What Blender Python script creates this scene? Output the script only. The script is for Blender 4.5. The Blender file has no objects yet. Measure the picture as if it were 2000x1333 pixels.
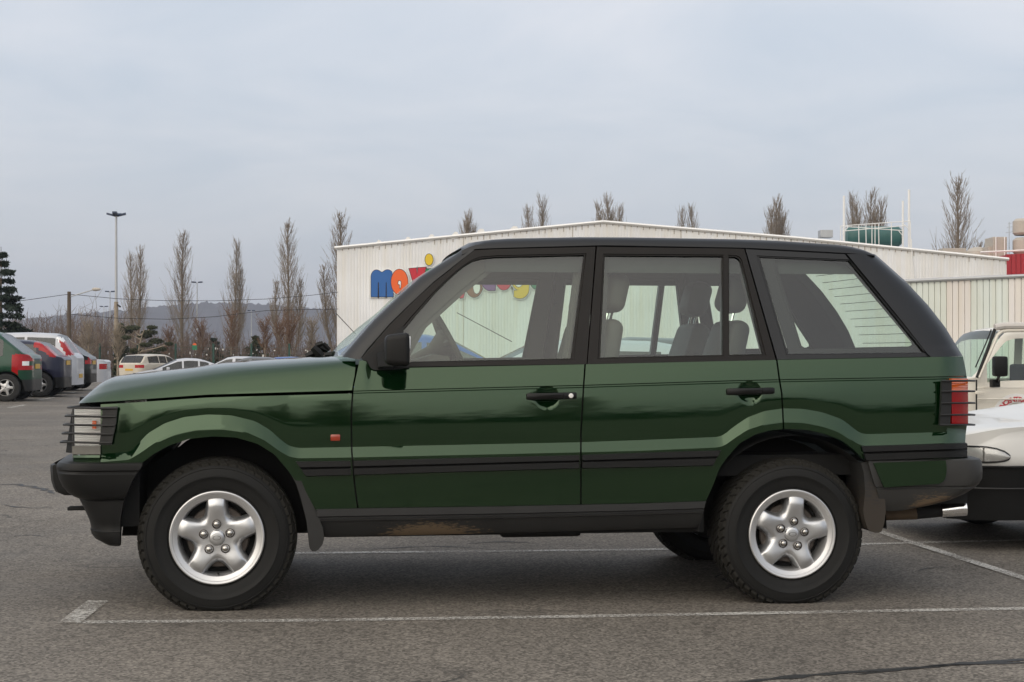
import bpy, bmesh, math, random
from mathutils import Vector, Matrix
R = math.radians
random.seed(7)
HAZE = 0.00026
S = bpy.context.scene
COL = S.collection

# ------------------------------------------------------------------ camera
F, YH, HC = 2880.0, 690.0, 1.205          # focal length and horizon row (in 2000 px frame), eye height
cam_d = bpy.data.cameras.new('camera'); cam = bpy.data.objects.new('camera', cam_d); COL.objects.link(cam)
cam.location = (0, 0, HC); cam.rotation_euler = (R(90), 0, 0)
cam_d.sensor_width = 36; cam_d.lens = 36*F/2000; cam_d.shift_y = (YH-666.5)/2000
cam_d.clip_start = 0.1; cam_d.clip_end = 6000
S.camera = cam

# ------------------------------------------------------------------ sky and sun
SUN_EL, SUN_AZ = R(30), R(215)            # azimuth clockwise from +Y: behind the camera, to its left
sdir = Vector((math.sin(SUN_AZ)*math.cos(SUN_EL), math.cos(SUN_AZ)*math.cos(SUN_EL), math.sin(SUN_EL)))
world = bpy.data.worlds.new('World'); S.world = world; world.use_nodes = True
nt = world.node_tree; nt.nodes.clear()
def wn(t, **k):
    n = nt.nodes.new(t)
    for a, b in k.items(): setattr(n, a, b)
    return n
wo = wn('ShaderNodeOutputWorld'); wb = wn('ShaderNodeBackground'); wb.inputs['Strength'].default_value = 0.1
sky = wn('ShaderNodeTexSky', sky_type='NISHITA', sun_disc=False, sun_elevation=SUN_EL, sun_rotation=SUN_AZ)
sky.air_density = 1.2; sky.dust_density = 3.0
tc = wn('ShaderNodeTexCoord'); sep = wn('ShaderNodeSeparateXYZ')
nt.links.new(tc.outputs['Generated'], sep.inputs[0])
def wmath(op, a, b=None, c=None):
    n = wn('ShaderNodeMath', operation=op)
    for i, v in enumerate((a, b, c)):
        if v is None: continue
        if isinstance(v, (int, float)): n.inputs[i].default_value = v
        else: nt.links.new(v, n.inputs[i])
    return n.outputs[0]
den = wmath('ADD', wmath('MAXIMUM', sep.outputs['Z'], 0.0), 0.20)
cx = wmath('DIVIDE', sep.outputs['X'], den); cy = wmath('DIVIDE', sep.outputs['Y'], den)
cmb = wn('ShaderNodeCombineXYZ'); nt.links.new(cx, cmb.inputs[0]); nt.links.new(cy, cmb.inputs[1])
mp = wn('ShaderNodeMapping'); mp.inputs['Scale'].default_value = (1.25, 1.35, 1); mp.inputs['Rotation'].default_value = (0, 0, 0.5)
nt.links.new(cmb.outputs[0], mp.inputs[0])
n1 = wn('ShaderNodeTexNoise'); n1.inputs['Scale'].default_value = 1.3; n1.inputs['Detail'].default_value = 7; n1.inputs['Roughness'].default_value = 0.55; n1.inputs['Distortion'].default_value = 0.5
nt.links.new(mp.outputs[0], n1.inputs['Vector'])
cr = wn('ShaderNodeValToRGB'); nt.links.new(n1.outputs['Fac'], cr.inputs[0])
cr.color_ramp.elements[0].position = 0.34; cr.color_ramp.elements[0].color = (0.475, 0.535, 0.62, 1)
cr.color_ramp.elements[1].position = 0.68; cr.color_ramp.elements[1].color = (0.685, 0.69, 0.73, 1)
# cloud cover: paler and a little warmer towards the horizon
hz = wn('ShaderNodeValToRGB'); nt.links.new(sep.outputs['Z'], hz.inputs[0])
hz.color_ramp.elements[0].position = 0.0; hz.color_ramp.elements[0].color = (0.355, 0.365, 0.405, 1)
hz.color_ramp.elements[1].position = 0.26; hz.color_ramp.elements[1].color = (0.62, 0.67, 0.74, 1)
mixh = wn('ShaderNodeMix', data_type='RGBA'); mixh.inputs[0].default_value = 0.55
hf = wn('ShaderNodeMapRange'); hf.inputs[1].default_value = 0.0; hf.inputs[2].default_value = 0.22; hf.inputs[3].default_value = 0.85; hf.inputs[4].default_value = 0.3
nt.links.new(sep.outputs['Z'], hf.inputs[0]); nt.links.new(hf.outputs[0], mixh.inputs[0])
nt.links.new(cr.outputs[0], mixh.inputs[6]); nt.links.new(hz.outputs[0], mixh.inputs[7])
# the veiled sun brightens and warms the cloud on its side
dot = wn('ShaderNodeVectorMath', operation='DOT_PRODUCT'); nt.links.new(tc.outputs['Generated'], dot.inputs[0]); dot.inputs[1].default_value = sdir
gl = wmath('MULTIPLY', wmath('POWER', wmath('MAXIMUM', dot.outputs['Value'], 0.0), 2.6), 1.75)
glc = wn('ShaderNodeMix', data_type='RGBA', blend_type='ADD', clamp_result=False); nt.links.new(gl, glc.inputs[0])
nt.links.new(mixh.outputs[2], glc.inputs[6]); glc.inputs[7].default_value = (0.93, 0.80, 0.60, 1)
sc10 = wn('ShaderNodeVectorMath', operation='SCALE'); nt.links.new(glc.outputs[2], sc10.inputs[0]); sc10.inputs['Scale'].default_value = 10.0
mxs = wn('ShaderNodeMix', data_type='RGBA', clamp_result=False); mxs.inputs[0].default_value = 0.88
nt.links.new(sky.outputs[0], mxs.inputs[6]); nt.links.new(sc10.outputs[0], mxs.inputs[7])
nt.links.new(mxs.outputs[2], wb.inputs['Color']); nt.links.new(wb.outputs[0], wo.inputs[0])

sun_d = bpy.data.lights.new('sun', 'SUN'); sun_d.energy = 0.5; sun_d.angle = R(70); sun_d.color = (1.0, 0.93, 0.82)
sun = bpy.data.objects.new('sun', sun_d); COL.objects.link(sun); sun.rotation_euler = sdir.to_track_quat('Z', 'Y').to_euler()
sun.location = (0, -20, 30)
S.view_settings.view_transform = 'Standard'; S.view_settings.look = 'None'
S.view_settings.gamma = 1.0; S.view_settings.use_curve_mapping = False; S.view_settings.exposure = 0.32
S.render.engine = 'CYCLES'; S.cycles.max_bounces = 8; S.cycles.transparent_max_bounces = 24; S.cycles.use_denoising = True
S.cycles.volume_bounces = 0; S.cycles.caustics_reflective = False; S.cycles.caustics_refractive = False

# ------------------------------------------------------------------ materials
MATS = {}
def new_mat(name):
    m = bpy.data.materials.new(name); m.use_nodes = True; MATS[name] = m
    return m, m.node_tree, m.node_tree.nodes['Principled BSDF']
def pm(name, col, rough=0.5, metal=0.0, coat=0.0, spec=0.5, noise=0.0, nscale=8.0, bump=0.0, bscale=200.0, coat_ior=1.5):
    m, t, b = new_mat(name)
    b.inputs['Base Color'].default_value = (*col, 1); b.inputs['Roughness'].default_value = rough
    b.inputs['Metallic'].default_value = metal; b.inputs['Coat Weight'].default_value = coat; b.inputs['Coat Roughness'].default_value = 0.03
    b.inputs['Coat IOR'].default_value = coat_ior
    b.inputs['Specular IOR Level'].default_value = spec
    tcn = t.nodes.new('ShaderNodeTexCoord')
    if noise:
        n = t.nodes.new('ShaderNodeTexNoise'); n.inputs['Scale'].default_value = nscale; n.inputs['Detail'].default_value = 6
        t.links.new(tcn.outputs['Object'], n.inputs['Vector'])
        mx = t.nodes.new('ShaderNodeMix'); mx.data_type = 'RGBA'
        lo = tuple(c*(1-noise) for c in col); hi = tuple(min(1, c*(1+noise)) for c in col)
        mx.inputs[6].default_value = (*lo, 1); mx.inputs[7].default_value = (*hi, 1)
        t.links.new(n.outputs['Fac'], mx.inputs[0]); t.links.new(mx.outputs[2], b.inputs['Base Color'])
        mr = t.nodes.new('ShaderNodeMapRange'); mr.inputs[3].default_value = max(0, rough-0.08); mr.inputs[4].default_value = min(1, rough+0.08)
        t.links.new(n.outputs['Fac'], mr.inputs[0]); t.links.new(mr.outputs[0], b.inputs['Roughness'])
    if bump:
        n2 = t.nodes.new('ShaderNodeTexNoise'); n2.inputs['Scale'].default_value = bscale; n2.inputs['Detail'].default_value = 3
        t.links.new(tcn.outputs['Object'], n2.inputs['Vector'])
        bp = t.nodes.new('ShaderNodeBump'); bp.inputs['Strength'].default_value = bump; bp.inputs['Distance'].default_value = 0.002
        t.links.new(n2.outputs['Fac'], bp.inputs['Height']); t.links.new(bp.outputs[0], b.inputs['Normal'])
    return m
def glass_mat(name, tint, rough=0.0, refl=1.0, spec_col=(1, 1, 1)):
    m, t, b = new_mat(name); t.nodes.remove(b); out = t.nodes['Material Output']
    tr = t.nodes.new('ShaderNodeBsdfTransparent'); tr.inputs[0].default_value = (*tint, 1)
    gl = t.nodes.new('ShaderNodeBsdfGlossy'); gl.inputs['Roughness'].default_value = rough; gl.inputs[0].default_value = (*spec_col, 1)
    geo = t.nodes.new('ShaderNodeNewGeometry'); dt = t.nodes.new('ShaderNodeVectorMath'); dt.operation = 'DOT_PRODUCT'
    t.links.new(geo.outputs['Normal'], dt.inputs[0]); t.links.new(geo.outputs['Incoming'], dt.inputs[1])
    def mt(op, x, y=None, z=None):
        q = t.nodes.new('ShaderNodeMath'); q.operation = op
        for i, v in enumerate((x, y, z)):
            if v is None: continue
            if isinstance(v, (int, float)): q.inputs[i].default_value = v
            else: t.links.new(v, q.inputs[i])
        return q
    om = mt('SUBTRACT', 1.0, mt('ABSOLUTE', dt.outputs['Value']).outputs[0])
    fr = mt('MULTIPLY_ADD', mt('POWER', om.outputs[0], 5.0).outputs[0], 0.95, 0.05*refl)
    ml = mt('MINIMUM', fr.outputs[0], 0.40)
    mx = t.nodes.new('ShaderNodeMixShader')
    t.links.new(ml.outputs[0], mx.inputs[0])
    t.links.new(tr.outputs[0], mx.inputs[1]); t.links.new(gl.outputs[0], mx.inputs[2]); t.links.new(mx.outputs[0], out.inputs[0])
    return m

def asphalt_mat():
    m, t, b = new_mat('asphalt')
    N = t.nodes.new; L = t.links.new
    tcn = N('ShaderNodeTexCoord')
    def noise(sc, det, rgh=0.5, dist=0.0):
        n = N('ShaderNodeTexNoise'); n.inputs['Scale'].default_value = sc; n.inputs['Detail'].default_value = det
        n.inputs['Roughness'].default_value = rgh; n.inputs['Distortion'].default_value = dist
        L(tcn.outputs['Object'], n.inputs['Vector']); return n.outputs['Fac']
    def ramp(src, p0, c0, p1, c1):
        r = N('ShaderNodeValToRGB'); r.color_ramp.elements[0].position = p0; r.color_ramp.elements[1].position = p1
        r.color_ramp.elements[0].color = (*c0, 1) if not isinstance(c0, float) else (c0, c0, c0, 1)
        r.color_ramp.elements[1].color = (*c1, 1) if not isinstance(c1, float) else (c1, c1, c1, 1)
        L(src, r.inputs[0]); return r.outputs[0]
    def mul(a, bb, fac=1.0, mode='MULTIPLY'):
        x = N('ShaderNodeMix'); x.data_type = 'RGBA'; x.blend_type = mode; x.inputs[0].default_value = fac
        L(a, x.inputs[6]); L(bb, x.inputs[7]); return x.outputs[2]
    base = ramp(noise(0.55, 5, 0.6, 0.6), 0.33, (0.132, 0.118, 0.102), 0.68, (0.195, 0.173, 0.147))
    vor = N('ShaderNodeTexVoronoi'); vor.inputs['Scale'].default_value = 90; L(tcn.outputs['Object'], vor.inputs['Vector'])
    bw = N('ShaderNodeRGBToBW'); L(vor.outputs['Color'], bw.inputs[0])
    agg = ramp(bw.outputs[0], 0.22, 0.58, 0.85, 1.48)
    c = mul(base, agg)
    c = mul(c, ramp(noise(17, 4, 0.75), 0.34, 0.86, 0.68, 1.12))
    c = mul(c, ramp(noise(42, 2, 0.6), 0.68, 1.0, 0.76, 1.5))
    c = mul(c, ramp(noise(31, 2, 0.6), 0.24, 0.45, 0.31, 1.0))
    c = mul(c, ramp(noise(0.9, 6, 0.65, 1.2), 0.60, 1.0, 0.76, 0.52))      # oil and damp stains
    c = mul(c, ramp(noise(7.5, 4, 0.7, 0.4), 0.70, 1.0, 0.76, 0.55))       # small spots
    wv = N('ShaderNodeTexVoronoi'); wv.feature = 'DISTANCE_TO_EDGE'; wv.inputs['Scale'].default_value = 0.42
    dm = N('ShaderNodeVectorMath'); dm.operation = 'ADD'
    nn = N('ShaderNodeTexNoise'); nn.inputs['Scale'].default_value = 1.8; nn.inputs['Detail'].default_value = 5
    L(tcn.outputs['Object'], nn.inputs['Vector']); L(tcn.outputs['Object'], dm.inputs[0]); L(nn.outputs['Color'], dm.inputs[1]); L(dm.outputs[0], wv.inputs['Vector'])
    crk = ramp(wv.outputs['Distance'], 0.003, 0.0, 0.008, 1.0)
    gate = ramp(noise(0.35, 2), 0.50, 1.0, 0.60, 0.0)
    ck = N('ShaderNodeMix'); ck.data_type = 'RGBA'; ck.blend_type = 'LIGHTEN'; ck.inputs[0].default_value = 1; L(crk, ck.inputs[6]); L(gate, ck.inputs[7])
    c2 = N('ShaderNodeMix'); c2.data_type = 'RGBA'; L(ck.outputs[2], c2.inputs[0]); c2.inputs[6].default_value = (0.03, 0.03, 0.03, 1); L(c, c2.inputs[7])
    L(c2.outputs[2], b.inputs['Base Color'])
    rr = N('ShaderNodeMapRange'); rr.inputs[3].default_value = 0.55; rr.inputs[4].default_value = 0.9; L(noise(1.1, 4), rr.inputs[0]); L(rr.outputs[0], b.inputs['Roughness'])
    b.inputs['Specular IOR Level'].default_value = 0.2
    bp = N('ShaderNodeBump'); bp.inputs['Strength'].default_value = 0.55; bp.inputs['Distance'].default_value = 0.006
    L(bw.outputs[0], bp.inputs['Height']); L(bp.outputs[0], b.inputs['Normal'])
    return m
asphalt_mat()

def line_mat():
    m, t, b = new_mat('line_paint')
    N = t.nodes.new; L = t.links.new; out = t.nodes['Material Output']
    tcn = N('ShaderNodeTexCoord')
    a = N('ShaderNodeTexNoise'); a.inputs['Scale'].default_value = 60; a.inputs['Detail'].default_value = 5; a.inputs['Roughness'].default_value = 0.7
    d = N('ShaderNodeTexNoise'); d.inputs['Scale'].default_value = 2.2; d.inputs['Detail'].default_value = 3
    L(tcn.outputs['Object'], a.inputs['Vector']); L(tcn.outputs['Object'], d.inputs['Vector'])
    ad = N('ShaderNodeMath'); ad.operation = 'ADD'; L(a.outputs['Fac'], ad.inputs[0])
    sb = N('ShaderNodeMath'); sb.operation = 'MULTIPLY_ADD'; sb.inputs[1].default_value = 0.45; sb.inputs[2].default_value = -0.225; L(d.outputs['Fac'], sb.inputs[0]); L(sb.outputs[0], ad.inputs[1])
    r = N('ShaderNodeValToRGB'); r.color_ramp.elements[0].position = 0.36; r.color_ramp.elements[1].position = 0.62
    r.color_ramp.elements[0].color = (0, 0, 0, 1); r.color_ramp.elements[1].color = (0.85, 0.85, 0.85, 1); L(ad.outputs[0], r.inputs[0])
    b.inputs['Base Color'].default_value = (0.58, 0.56, 0.52, 1); b.inputs['Roughness'].default_value = 0.8
    tr = N('ShaderNodeBsdfTransparent'); mx = N('ShaderNodeMixShader')
    L(r.outputs[0], mx.inputs[0]); L(tr.outputs[0], mx.inputs[1]); L(b.outputs[0], mx.inputs[2]); L(mx.outputs[0], out.inputs[0])
line_mat()

def cladding_mat(name, col, streak=0.25):
    m, t, b = new_mat(name)
    N = t.nodes.new; L = t.links.new
    tcn = N('ShaderNodeTexCoord'); mp = N('ShaderNodeMapping'); mp.inputs['Scale'].default_value = (2.2, 2.2, 0.12); L(tcn.outputs['Object'], mp.inputs[0])
    n = N('ShaderNodeTexNoise'); n.inputs['Scale'].default_value = 1.6; n.inputs['Detail'].default_value = 7; L(mp.outputs[0], n.inputs['Vector'])
    n2 = N('ShaderNodeTexNoise'); n2.inputs['Scale'].default_value = 0.35; n2.inputs['Detail'].default_value = 4; L(tcn.outputs['Object'], n2.inputs['Vector'])
    r = N('ShaderNodeValToRGB'); r.color_ramp.elements[0].position = 0.25; r.color_ramp.elements[1].position = 0.6
    r.color_ramp.elements[0].color = tuple(c*(1-streak)*k for c, k in zip(col, (1, .96, .88))) + (1,); r.color_ramp.elements[1].color = (*col, 1); L(n.outputs['Fac'], r.inputs[0])
    mx = N('ShaderNodeMix'); mx.data_type = 'RGBA'; mx.blend_type = 'MULTIPLY'; mx.inputs[0].default_value = 0.5
    L(r.outputs[0], mx.inputs[6]); L(n2.outputs['Color'], mx.inputs[7])
    r2 = N('ShaderNodeValToRGB'); r2.color_ramp.elements[0].position = 0.3; r2.color_ramp.elements[1].position = 0.7
    r2.color_ramp.elements[0].color = (.86, .85, .84, 1); r2.color_ramp.elements[1].color = (1, 1, 1, 1); L(n2.outputs['Fac'], r2.inputs[0]); L(r2.outputs[0], mx.inputs[7]); mx.inputs[0].default_value = 1
    L(mx.outputs[2], b.inputs['Base Color']); b.inputs['Roughness'].default_value = 0.45
    return m
def mud_mat(name, base, mudcol, x0, x1, z0, z1, rough=0.55):
    """black plastic with splashes of dried mud inside a box of the car's own length (x) and height (z)"""
    m, t, b = new_mat(name)
    N = t.nodes.new; L = t.links.new
    tcn = N('ShaderNodeTexCoord'); mp = N('ShaderNodeMapping'); mp.inputs['Scale'].default_value = (20, 20, 95); mp.inputs['Rotation'].default_value = (0, R(-14), 0); L(tcn.outputs['Object'], mp.inputs[0])
    n = N('ShaderNodeTexNoise'); n.inputs['Scale'].default_value = 1.6; n.inputs['Detail'].default_value = 6; n.inputs['Roughness'].default_value = 0.65; L(mp.outputs[0], n.inputs['Vector'])
    sp = N('ShaderNodeSeparateXYZ'); L(tcn.outputs['Object'], sp.inputs[0])
    def mr(src, a, c, lo, hi):
        q = N('ShaderNodeMapRange'); q.interpolation_type = 'SMOOTHSTEP'
        for i, v in enumerate((a, c, lo, hi)): q.inputs[i+1].default_value = v
        L(src, q.inputs[0]); return q.outputs[0]
    w = x1-x0
    fx = N('ShaderNodeMath'); fx.operation = 'MULTIPLY'; L(mr(sp.outputs[0], x0, x0+w*0.45, 0, 1), fx.inputs[0]); L(mr(sp.outputs[0], x0+w*0.35, x1, 1, 0), fx.inputs[1])
    fz = N('ShaderNodeMath'); fz.operation = 'MULTIPLY'; L(fx.outputs[0], fz.inputs[0]); L(mr(sp.outputs[2], z0, z1, 1, 0.0), fz.inputs[1])
    ad = N('ShaderNodeMath'); ad.operation = 'MULTIPLY_ADD'; L(fz.outputs[0], ad.inputs[0]); ad.inputs[1].default_value = 0.62; L(n.outputs['Fac'], ad.inputs[2])
    f = mr(ad.outputs[0], 0.68, 0.84, 0, 0.8)
    dn = N('ShaderNodeTexNoise'); dn.inputs['Scale'].default_value = 5; dn.inputs['Detail'].default_value = 5; L(tcn.outputs['Object'], dn.inputs['Vector'])
    bm_ = N('ShaderNodeMix'); bm_.data_type = 'RGBA'; bm_.inputs[6].default_value = (*base, 1); bm_.inputs[7].default_value = tuple(c*1.5+0.008 for c in base)+(1,); L(dn.outputs['Fac'], bm_.inputs[0])
    mx = N('ShaderNodeMix'); mx.data_type = 'RGBA'; L(f, mx.inputs[0]); L(bm_.outputs[2], mx.inputs[6]); mx.inputs[7].default_value = (*mudcol, 1)
    L(mx.outputs[2], b.inputs['Base Color']); b.inputs['Roughness'].default_value = rough
    return m

pm('green_paint', (0.0015, 0.0110, 0.0028), 0.05, 0.0, 0.0, nscale=3)
gp_ = MATS['green_paint'].node_tree.nodes['Principled BSDF']; gp_.inputs['IOR'].default_value = 1.78; gt_ = MATS['green_paint'].node_tree; tcg = gt_.nodes.new('ShaderNodeTexCoord'); spg = gt_.nodes.new('ShaderNodeSeparateXYZ'); gt_.links.new(tcg.outputs['Object'], spg.inputs[0])
ng = gt_.nodes.new('ShaderNodeTexNoise'); ng.inputs['Scale'].default_value = 6; ng.inputs['Detail'].default_value = 8; ng.inputs['Roughness'].default_value = 0.7; gt_.links.new(tcg.outputs['Object'], ng.inputs['Vector'])
zr = gt_.nodes.new('ShaderNodeMapRange'); zr.inputs[1].default_value = 0.95; zr.inputs[2].default_value = 0.42; zr.inputs[3].default_value = 0.0; zr.inputs[4].default_value = 0.04; gt_.links.new(spg.outputs[2], zr.inputs[0])
mg_ = gt_.nodes.new('ShaderNodeMath'); mg_.operation = 'MULTIPLY'; gt_.links.new(ng.outputs['Fac'], mg_.inputs[0]); gt_.links.new(zr.outputs[0], mg_.inputs[1])
mxg = gt_.nodes.new('ShaderNodeMix'); mxg.data_type = 'RGBA'; mxg.inputs[6].default_value = (0.0015, 0.0110, 0.0028, 1); mxg.inputs[7].default_value = (0.06, 0.058, 0.042, 1); gt_.links.new(mg_.outputs[0], mxg.inputs[0]); gt_.links.new(mxg.outputs[2], gp_.inputs['Base Color'])
rg_ = gt_.nodes.new('ShaderNodeMath'); rg_.operation = 'MULTIPLY_ADD'; rg_.inputs[1].default_value = 0.9; rg_.inputs[2].default_value = 0.045; gt_.links.new(mg_.outputs[0], rg_.inputs[0]); gt_.links.new(rg_.outputs[0], gp_.inputs['Roughness'])
gp_.inputs['Specular Tint'].default_value = (0.74, 1.0, 0.70, 1)
pm('black_plastic', (0.0085, 0.0085, 0.0085), 0.46, spec=0.25, noise=0.25, nscale=5, bump=0.15, bscale=500)
pm('grey_plastic', (0.019, 0.019, 0.019), 0.5, spec=0.4, noise=0.25, nscale=5, bump=0.2, bscale=500)
pm('roof_black', (0.009, 0.0095, 0.011), 0.32, spec=0.45, noise=0.12, nscale=3, bump=0.06, bscale=700)
pm('frame_black', (0.0085, 0.0065, 0.0052), 0.32, spec=0.25, noise=0.3, nscale=6)
pm('seal_black', (0.006, 0.006, 0.006), 0.7)
pm('dark_under', (0.008, 0.008, 0.008), 0.85)
pm('tyre_rubber', (0.0085, 0.0085, 0.0082), 0.66, spec=0.3, noise=0.35, nscale=14, bump=0.3, bscale=120)
pm('tread_rubber', (0.021, 0.020, 0.0175), 0.85, spec=0.2, noise=0.45, nscale=40, bump=0.5, bscale=150)
pm('alloy', (0.60, 0.605, 0.615), 0.34, 0.9, noise=0.06, nscale=12)
pm('alloy_lip', (0.62, 0.62, 0.625), 0.36, 0.7)
pm('nut_steel', (0.55, 0.53, 0.50), 0.18, 1.0)
pm('rust_disc', (0.10, 0.085, 0.075), 0.5, 0.7, noise=0.4, nscale=20)
pm('chrome', (0.85, 0.85, 0.85), 0.07, 1.0)
pm('pipe_rusty', (0.12, 0.085, 0.055), 0.8, 0.1, noise=0.4, nscale=18)
pm('interior_grey', (0.070, 0.062, 0.052), 0.75, noise=0.15)
pm('seat_dark', (0.040, 0.036, 0.030), 0.6, noise=0.12, nscale=9)
pm('seat_leather', (0.115, 0.100, 0.078), 0.5, noise=0.12, nscale=9)
pm('headliner', (0.045, 0.047, 0.045), 0.9)
pm('lamp_reflector', (0.92, 0.92, 0.90), 0.35, 0.05, noise=0.1, nscale=30)
pm('red_lens', (0.36, 0.004, 0.006), 0.2, 0, 0.3, spec=0.3, noise=0.25, nscale=30)
pm('amber_lens', (0.75, 0.13, 0.01), 0.14, 0, 1.0, noise=0.2, nscale=30)
pm('marker_red', (0.30, 0.035, 0.012), 0.18, 0, 1.0)
pm('lamp_grey', (0.62, 0.62, 0.60), 0.25, 0.3, noise=0.3, nscale=14)
pm('grey_lens', (0.17, 0.165, 0.15), 0.15, 0, 1.0, noise=0.2, nscale=15)
pm('white_dot', (0.75, 0.74, 0.72), 0.3)
mud_mat('sill_plastic', (0.010, 0.010, 0.010), (0.15, 0.105, 0.062), 0.62, 1.45, 0.335, 0.46)
mud_mat('bumper_muddy', (0.018, 0.0175, 0.0165), (0.13, 0.088, 0.05), 3.22, 3.80, 0.43, 0.57)
mud_mat('flap_muddy', (0.010, 0.0098, 0.0095), (0.035, 0.026, 0.018), 2.9, 3.5, 0.25, 0.8, 0.7)
glass_mat('car_glass', (0.80, 0.91, 0.84), 0.0, 1.5)
glass_mat('clear_lens', (0.92, 0.92, 0.92), 0.02, 1.2)
glass_mat('bg_glass', (0.22, 0.25, 0.245), 0.02, 1.3)
pm('ceramic_black', (0.010, 0.009, 0.008), 0.5, spec=0.2)

# ------------------------------------------------------------------ helpers
def mesh_obj(name, verts, faces, mat, parent=None, smooth=None, sharp=35, mats=None, fmat=None, merge=False, recalc=True):
    me = bpy.data.meshes.new(name)
    me.from_pydata([tuple(v) for v in verts], [], [tuple(f) for f in faces])
    if mats:
        for q in mats: me.materials.append(MATS[q])
        me.polygons.foreach_set('material_index', fmat)
    elif mat: me.materials.append(MATS[mat])
    if merge or recalc:
        bm = bmesh.new(); bm.from_mesh(me)
        if merge: bmesh.ops.remove_doubles(bm, verts=bm.verts, dist=1e-5)
        if recalc: bmesh.ops.recalc_face_normals(bm, faces=bm.faces)
        bm.to_mesh(me); bm.free()
    me.update()
    if smooth:
        me.polygons.foreach_set('use_smooth', [True]*len(me.polygons))
        me.set_sharp_from_angle(angle=R(sharp))
    o = bpy.data.objects.new(name, me); COL.objects.link(o)
    if parent: o.parent = parent
    return o
def empty(name, loc=(0, 0, 0), rz=0.0, parent=None):
    o = bpy.data.objects.new(name, None); COL.objects.link(o); o.location = loc; o.rotation_euler = (0, 0, rz); o.empty_display_size = 0.1
    if parent: o.parent = parent
    return o
def tag(o, label=None, cat=None, group=None, kind=None):
    if label: o['label'] = label
    if cat: o['category'] = cat
    if group: o['group'] = group
    if kind: o['kind'] = kind
    return o
class MB:
    def __init__(s): s.v = []; s.f = []; s.m = []
    def add(s, v, f, m=0):
        b = len(s.v); s.v += [tuple(p) for p in v]; s.f += [tuple(i+b for i in q) for q in f]; s.m += [m]*len(f)
        return s
    def box(s, x0, x1, y0, y1, z0, z1, m=0, bev=0.0):
        if bev <= 0:
            v = [(x, y, z) for x in (x0, x1) for y in (y0, y1) for z in (z0, z1)]
            return s.add(v, [(0, 1, 3, 2), (4, 6, 7, 5), (0, 4, 5, 1), (2, 3, 7, 6), (0, 2, 6, 4), (1, 5, 7, 3)], m)
        bm = bmesh.new(); bmesh.ops.create_cube(bm, size=1)
        for q in bm.verts: q.co = Vector(((x0+x1)/2+q.co.x*(x1-x0), (y0+y1)/2+q.co.y*(y1-y0), (z0+z1)/2+q.co.z*(z1-z0)))
        bmesh.ops.bevel(bm, geom=bm.edges[:], offset=bev, segments=2, profile=0.6, affect='EDGES')
        bm.verts.index_update()
        s.add([q.co[:] for q in bm.verts], [[q.index for q in f.verts] for f in bm.faces], m); bm.free(); return s
    def tube(s, pts, rad, n=8, m=0, cap=True):
        pts = [Vector(p) for p in pts]; rads = rad if isinstance(rad, (list, tuple)) else [rad]*len(pts)
        rings = []; b = len(s.v); up = None
        for i, p in enumerate(pts):
            d = (pts[min(i+1, len(pts)-1)]-pts[max(i-1, 0)]).normalized()
            if up is None:
                up = Vector((0, 0, 1)) if abs(d.z) < 0.9 else Vector((1, 0, 0))
            a = d.cross(up).normalized(); c = a.cross(d).normalized(); up = c
            for k in range(n):
                t = 2*math.pi*k/n
                s.v.append(tuple(p+(a*math.cos(t)+c*math.sin(t))*rads[i]))
        for i in range(len(pts)-1):
            for k in range(n):
                k2 = (k+1) % n
                s.f.append((b+i*n+k, b+i*n+k2, b+(i+1)*n+k2, b+(i+1)*n+k)); s.m.append(m)
        if cap:
            s.f.append(tuple(b+k for k in range(n))[::-1]); s.m.append(m)
            s.f.append(tuple(b+(len(pts)-1)*n+k for k in range(n))); s.m.append(m)
        return s
    def lathe(s, prof, n=48, m=0, axis='y', c=(0, 0, 0), close=False):
        """prof: list of (radius, along-axis)"""
        b = len(s.v); P = len(prof)
        for k in range(n):
            t = 2*math.pi*k/n
            for r, a in prof:
                if axis == 'y': s.v.append((c[0]+r*math.cos(t), c[1]+a, c[2]+r*math.sin(t)))
                elif axis == 'x': s.v.append((c[0]+a, c[1]+r*math.cos(t), c[2]+r*math.sin(t)))
                else: s.v.append((c[0]+r*math.cos(t), c[1]+r*math.sin(t), c[2]+a))
        for k in range(n):
            k2 = (k+1) % n
            for i in range(P-1 if not close else P):
                i2 = (i+1) % P
                s.f.append((b+k*P+i, b+k*P+i2, b+k2*P+i2, b+k2*P+i)); s.m.append(m)
        return s
    def grid(s, rows, m=0, closed=False):
        b = len(s.v); W = len(rows[0])
        for r in rows: s.v += [tuple(p) for p in r]
        for i in range(len(rows)-1):
            for j in range(W-1 if not closed else W):
                j2 = (j+1) % W
                s.f.append((b+i*W+j, b+i*W+j2, b+(i+1)*W+j2, b+(i+1)*W+j)); s.m.append(m)
        return s
    def prism(s, poly, fn, d0, d1, m=0):
        """poly: list of 2D points; fn(p, d) -> 3D"""
        n = len(poly); b = len(s.v)
        s.v += [tuple(fn(p, d0)) for p in poly]+[tuple(fn(p, d1)) for p in poly]
        s.f.append(tuple(b+i for i in range(n))); s.f.append(tuple(b+n+i for i in range(n))[::-1]); s.m += [m, m]
        for i in range(n):
            j = (i+1) % n
            s.f.append((b+i, b+n+i, b+n+j, b+j)); s.m.append(m)
        return s
    def build(s, name, mat, parent=None, smooth=True, sharp=35, mats=None, merge=True):
        return mesh_obj(name, s.v, s.f, mat, parent, smooth, sharp, mats, s.m if mats else None, merge)

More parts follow.
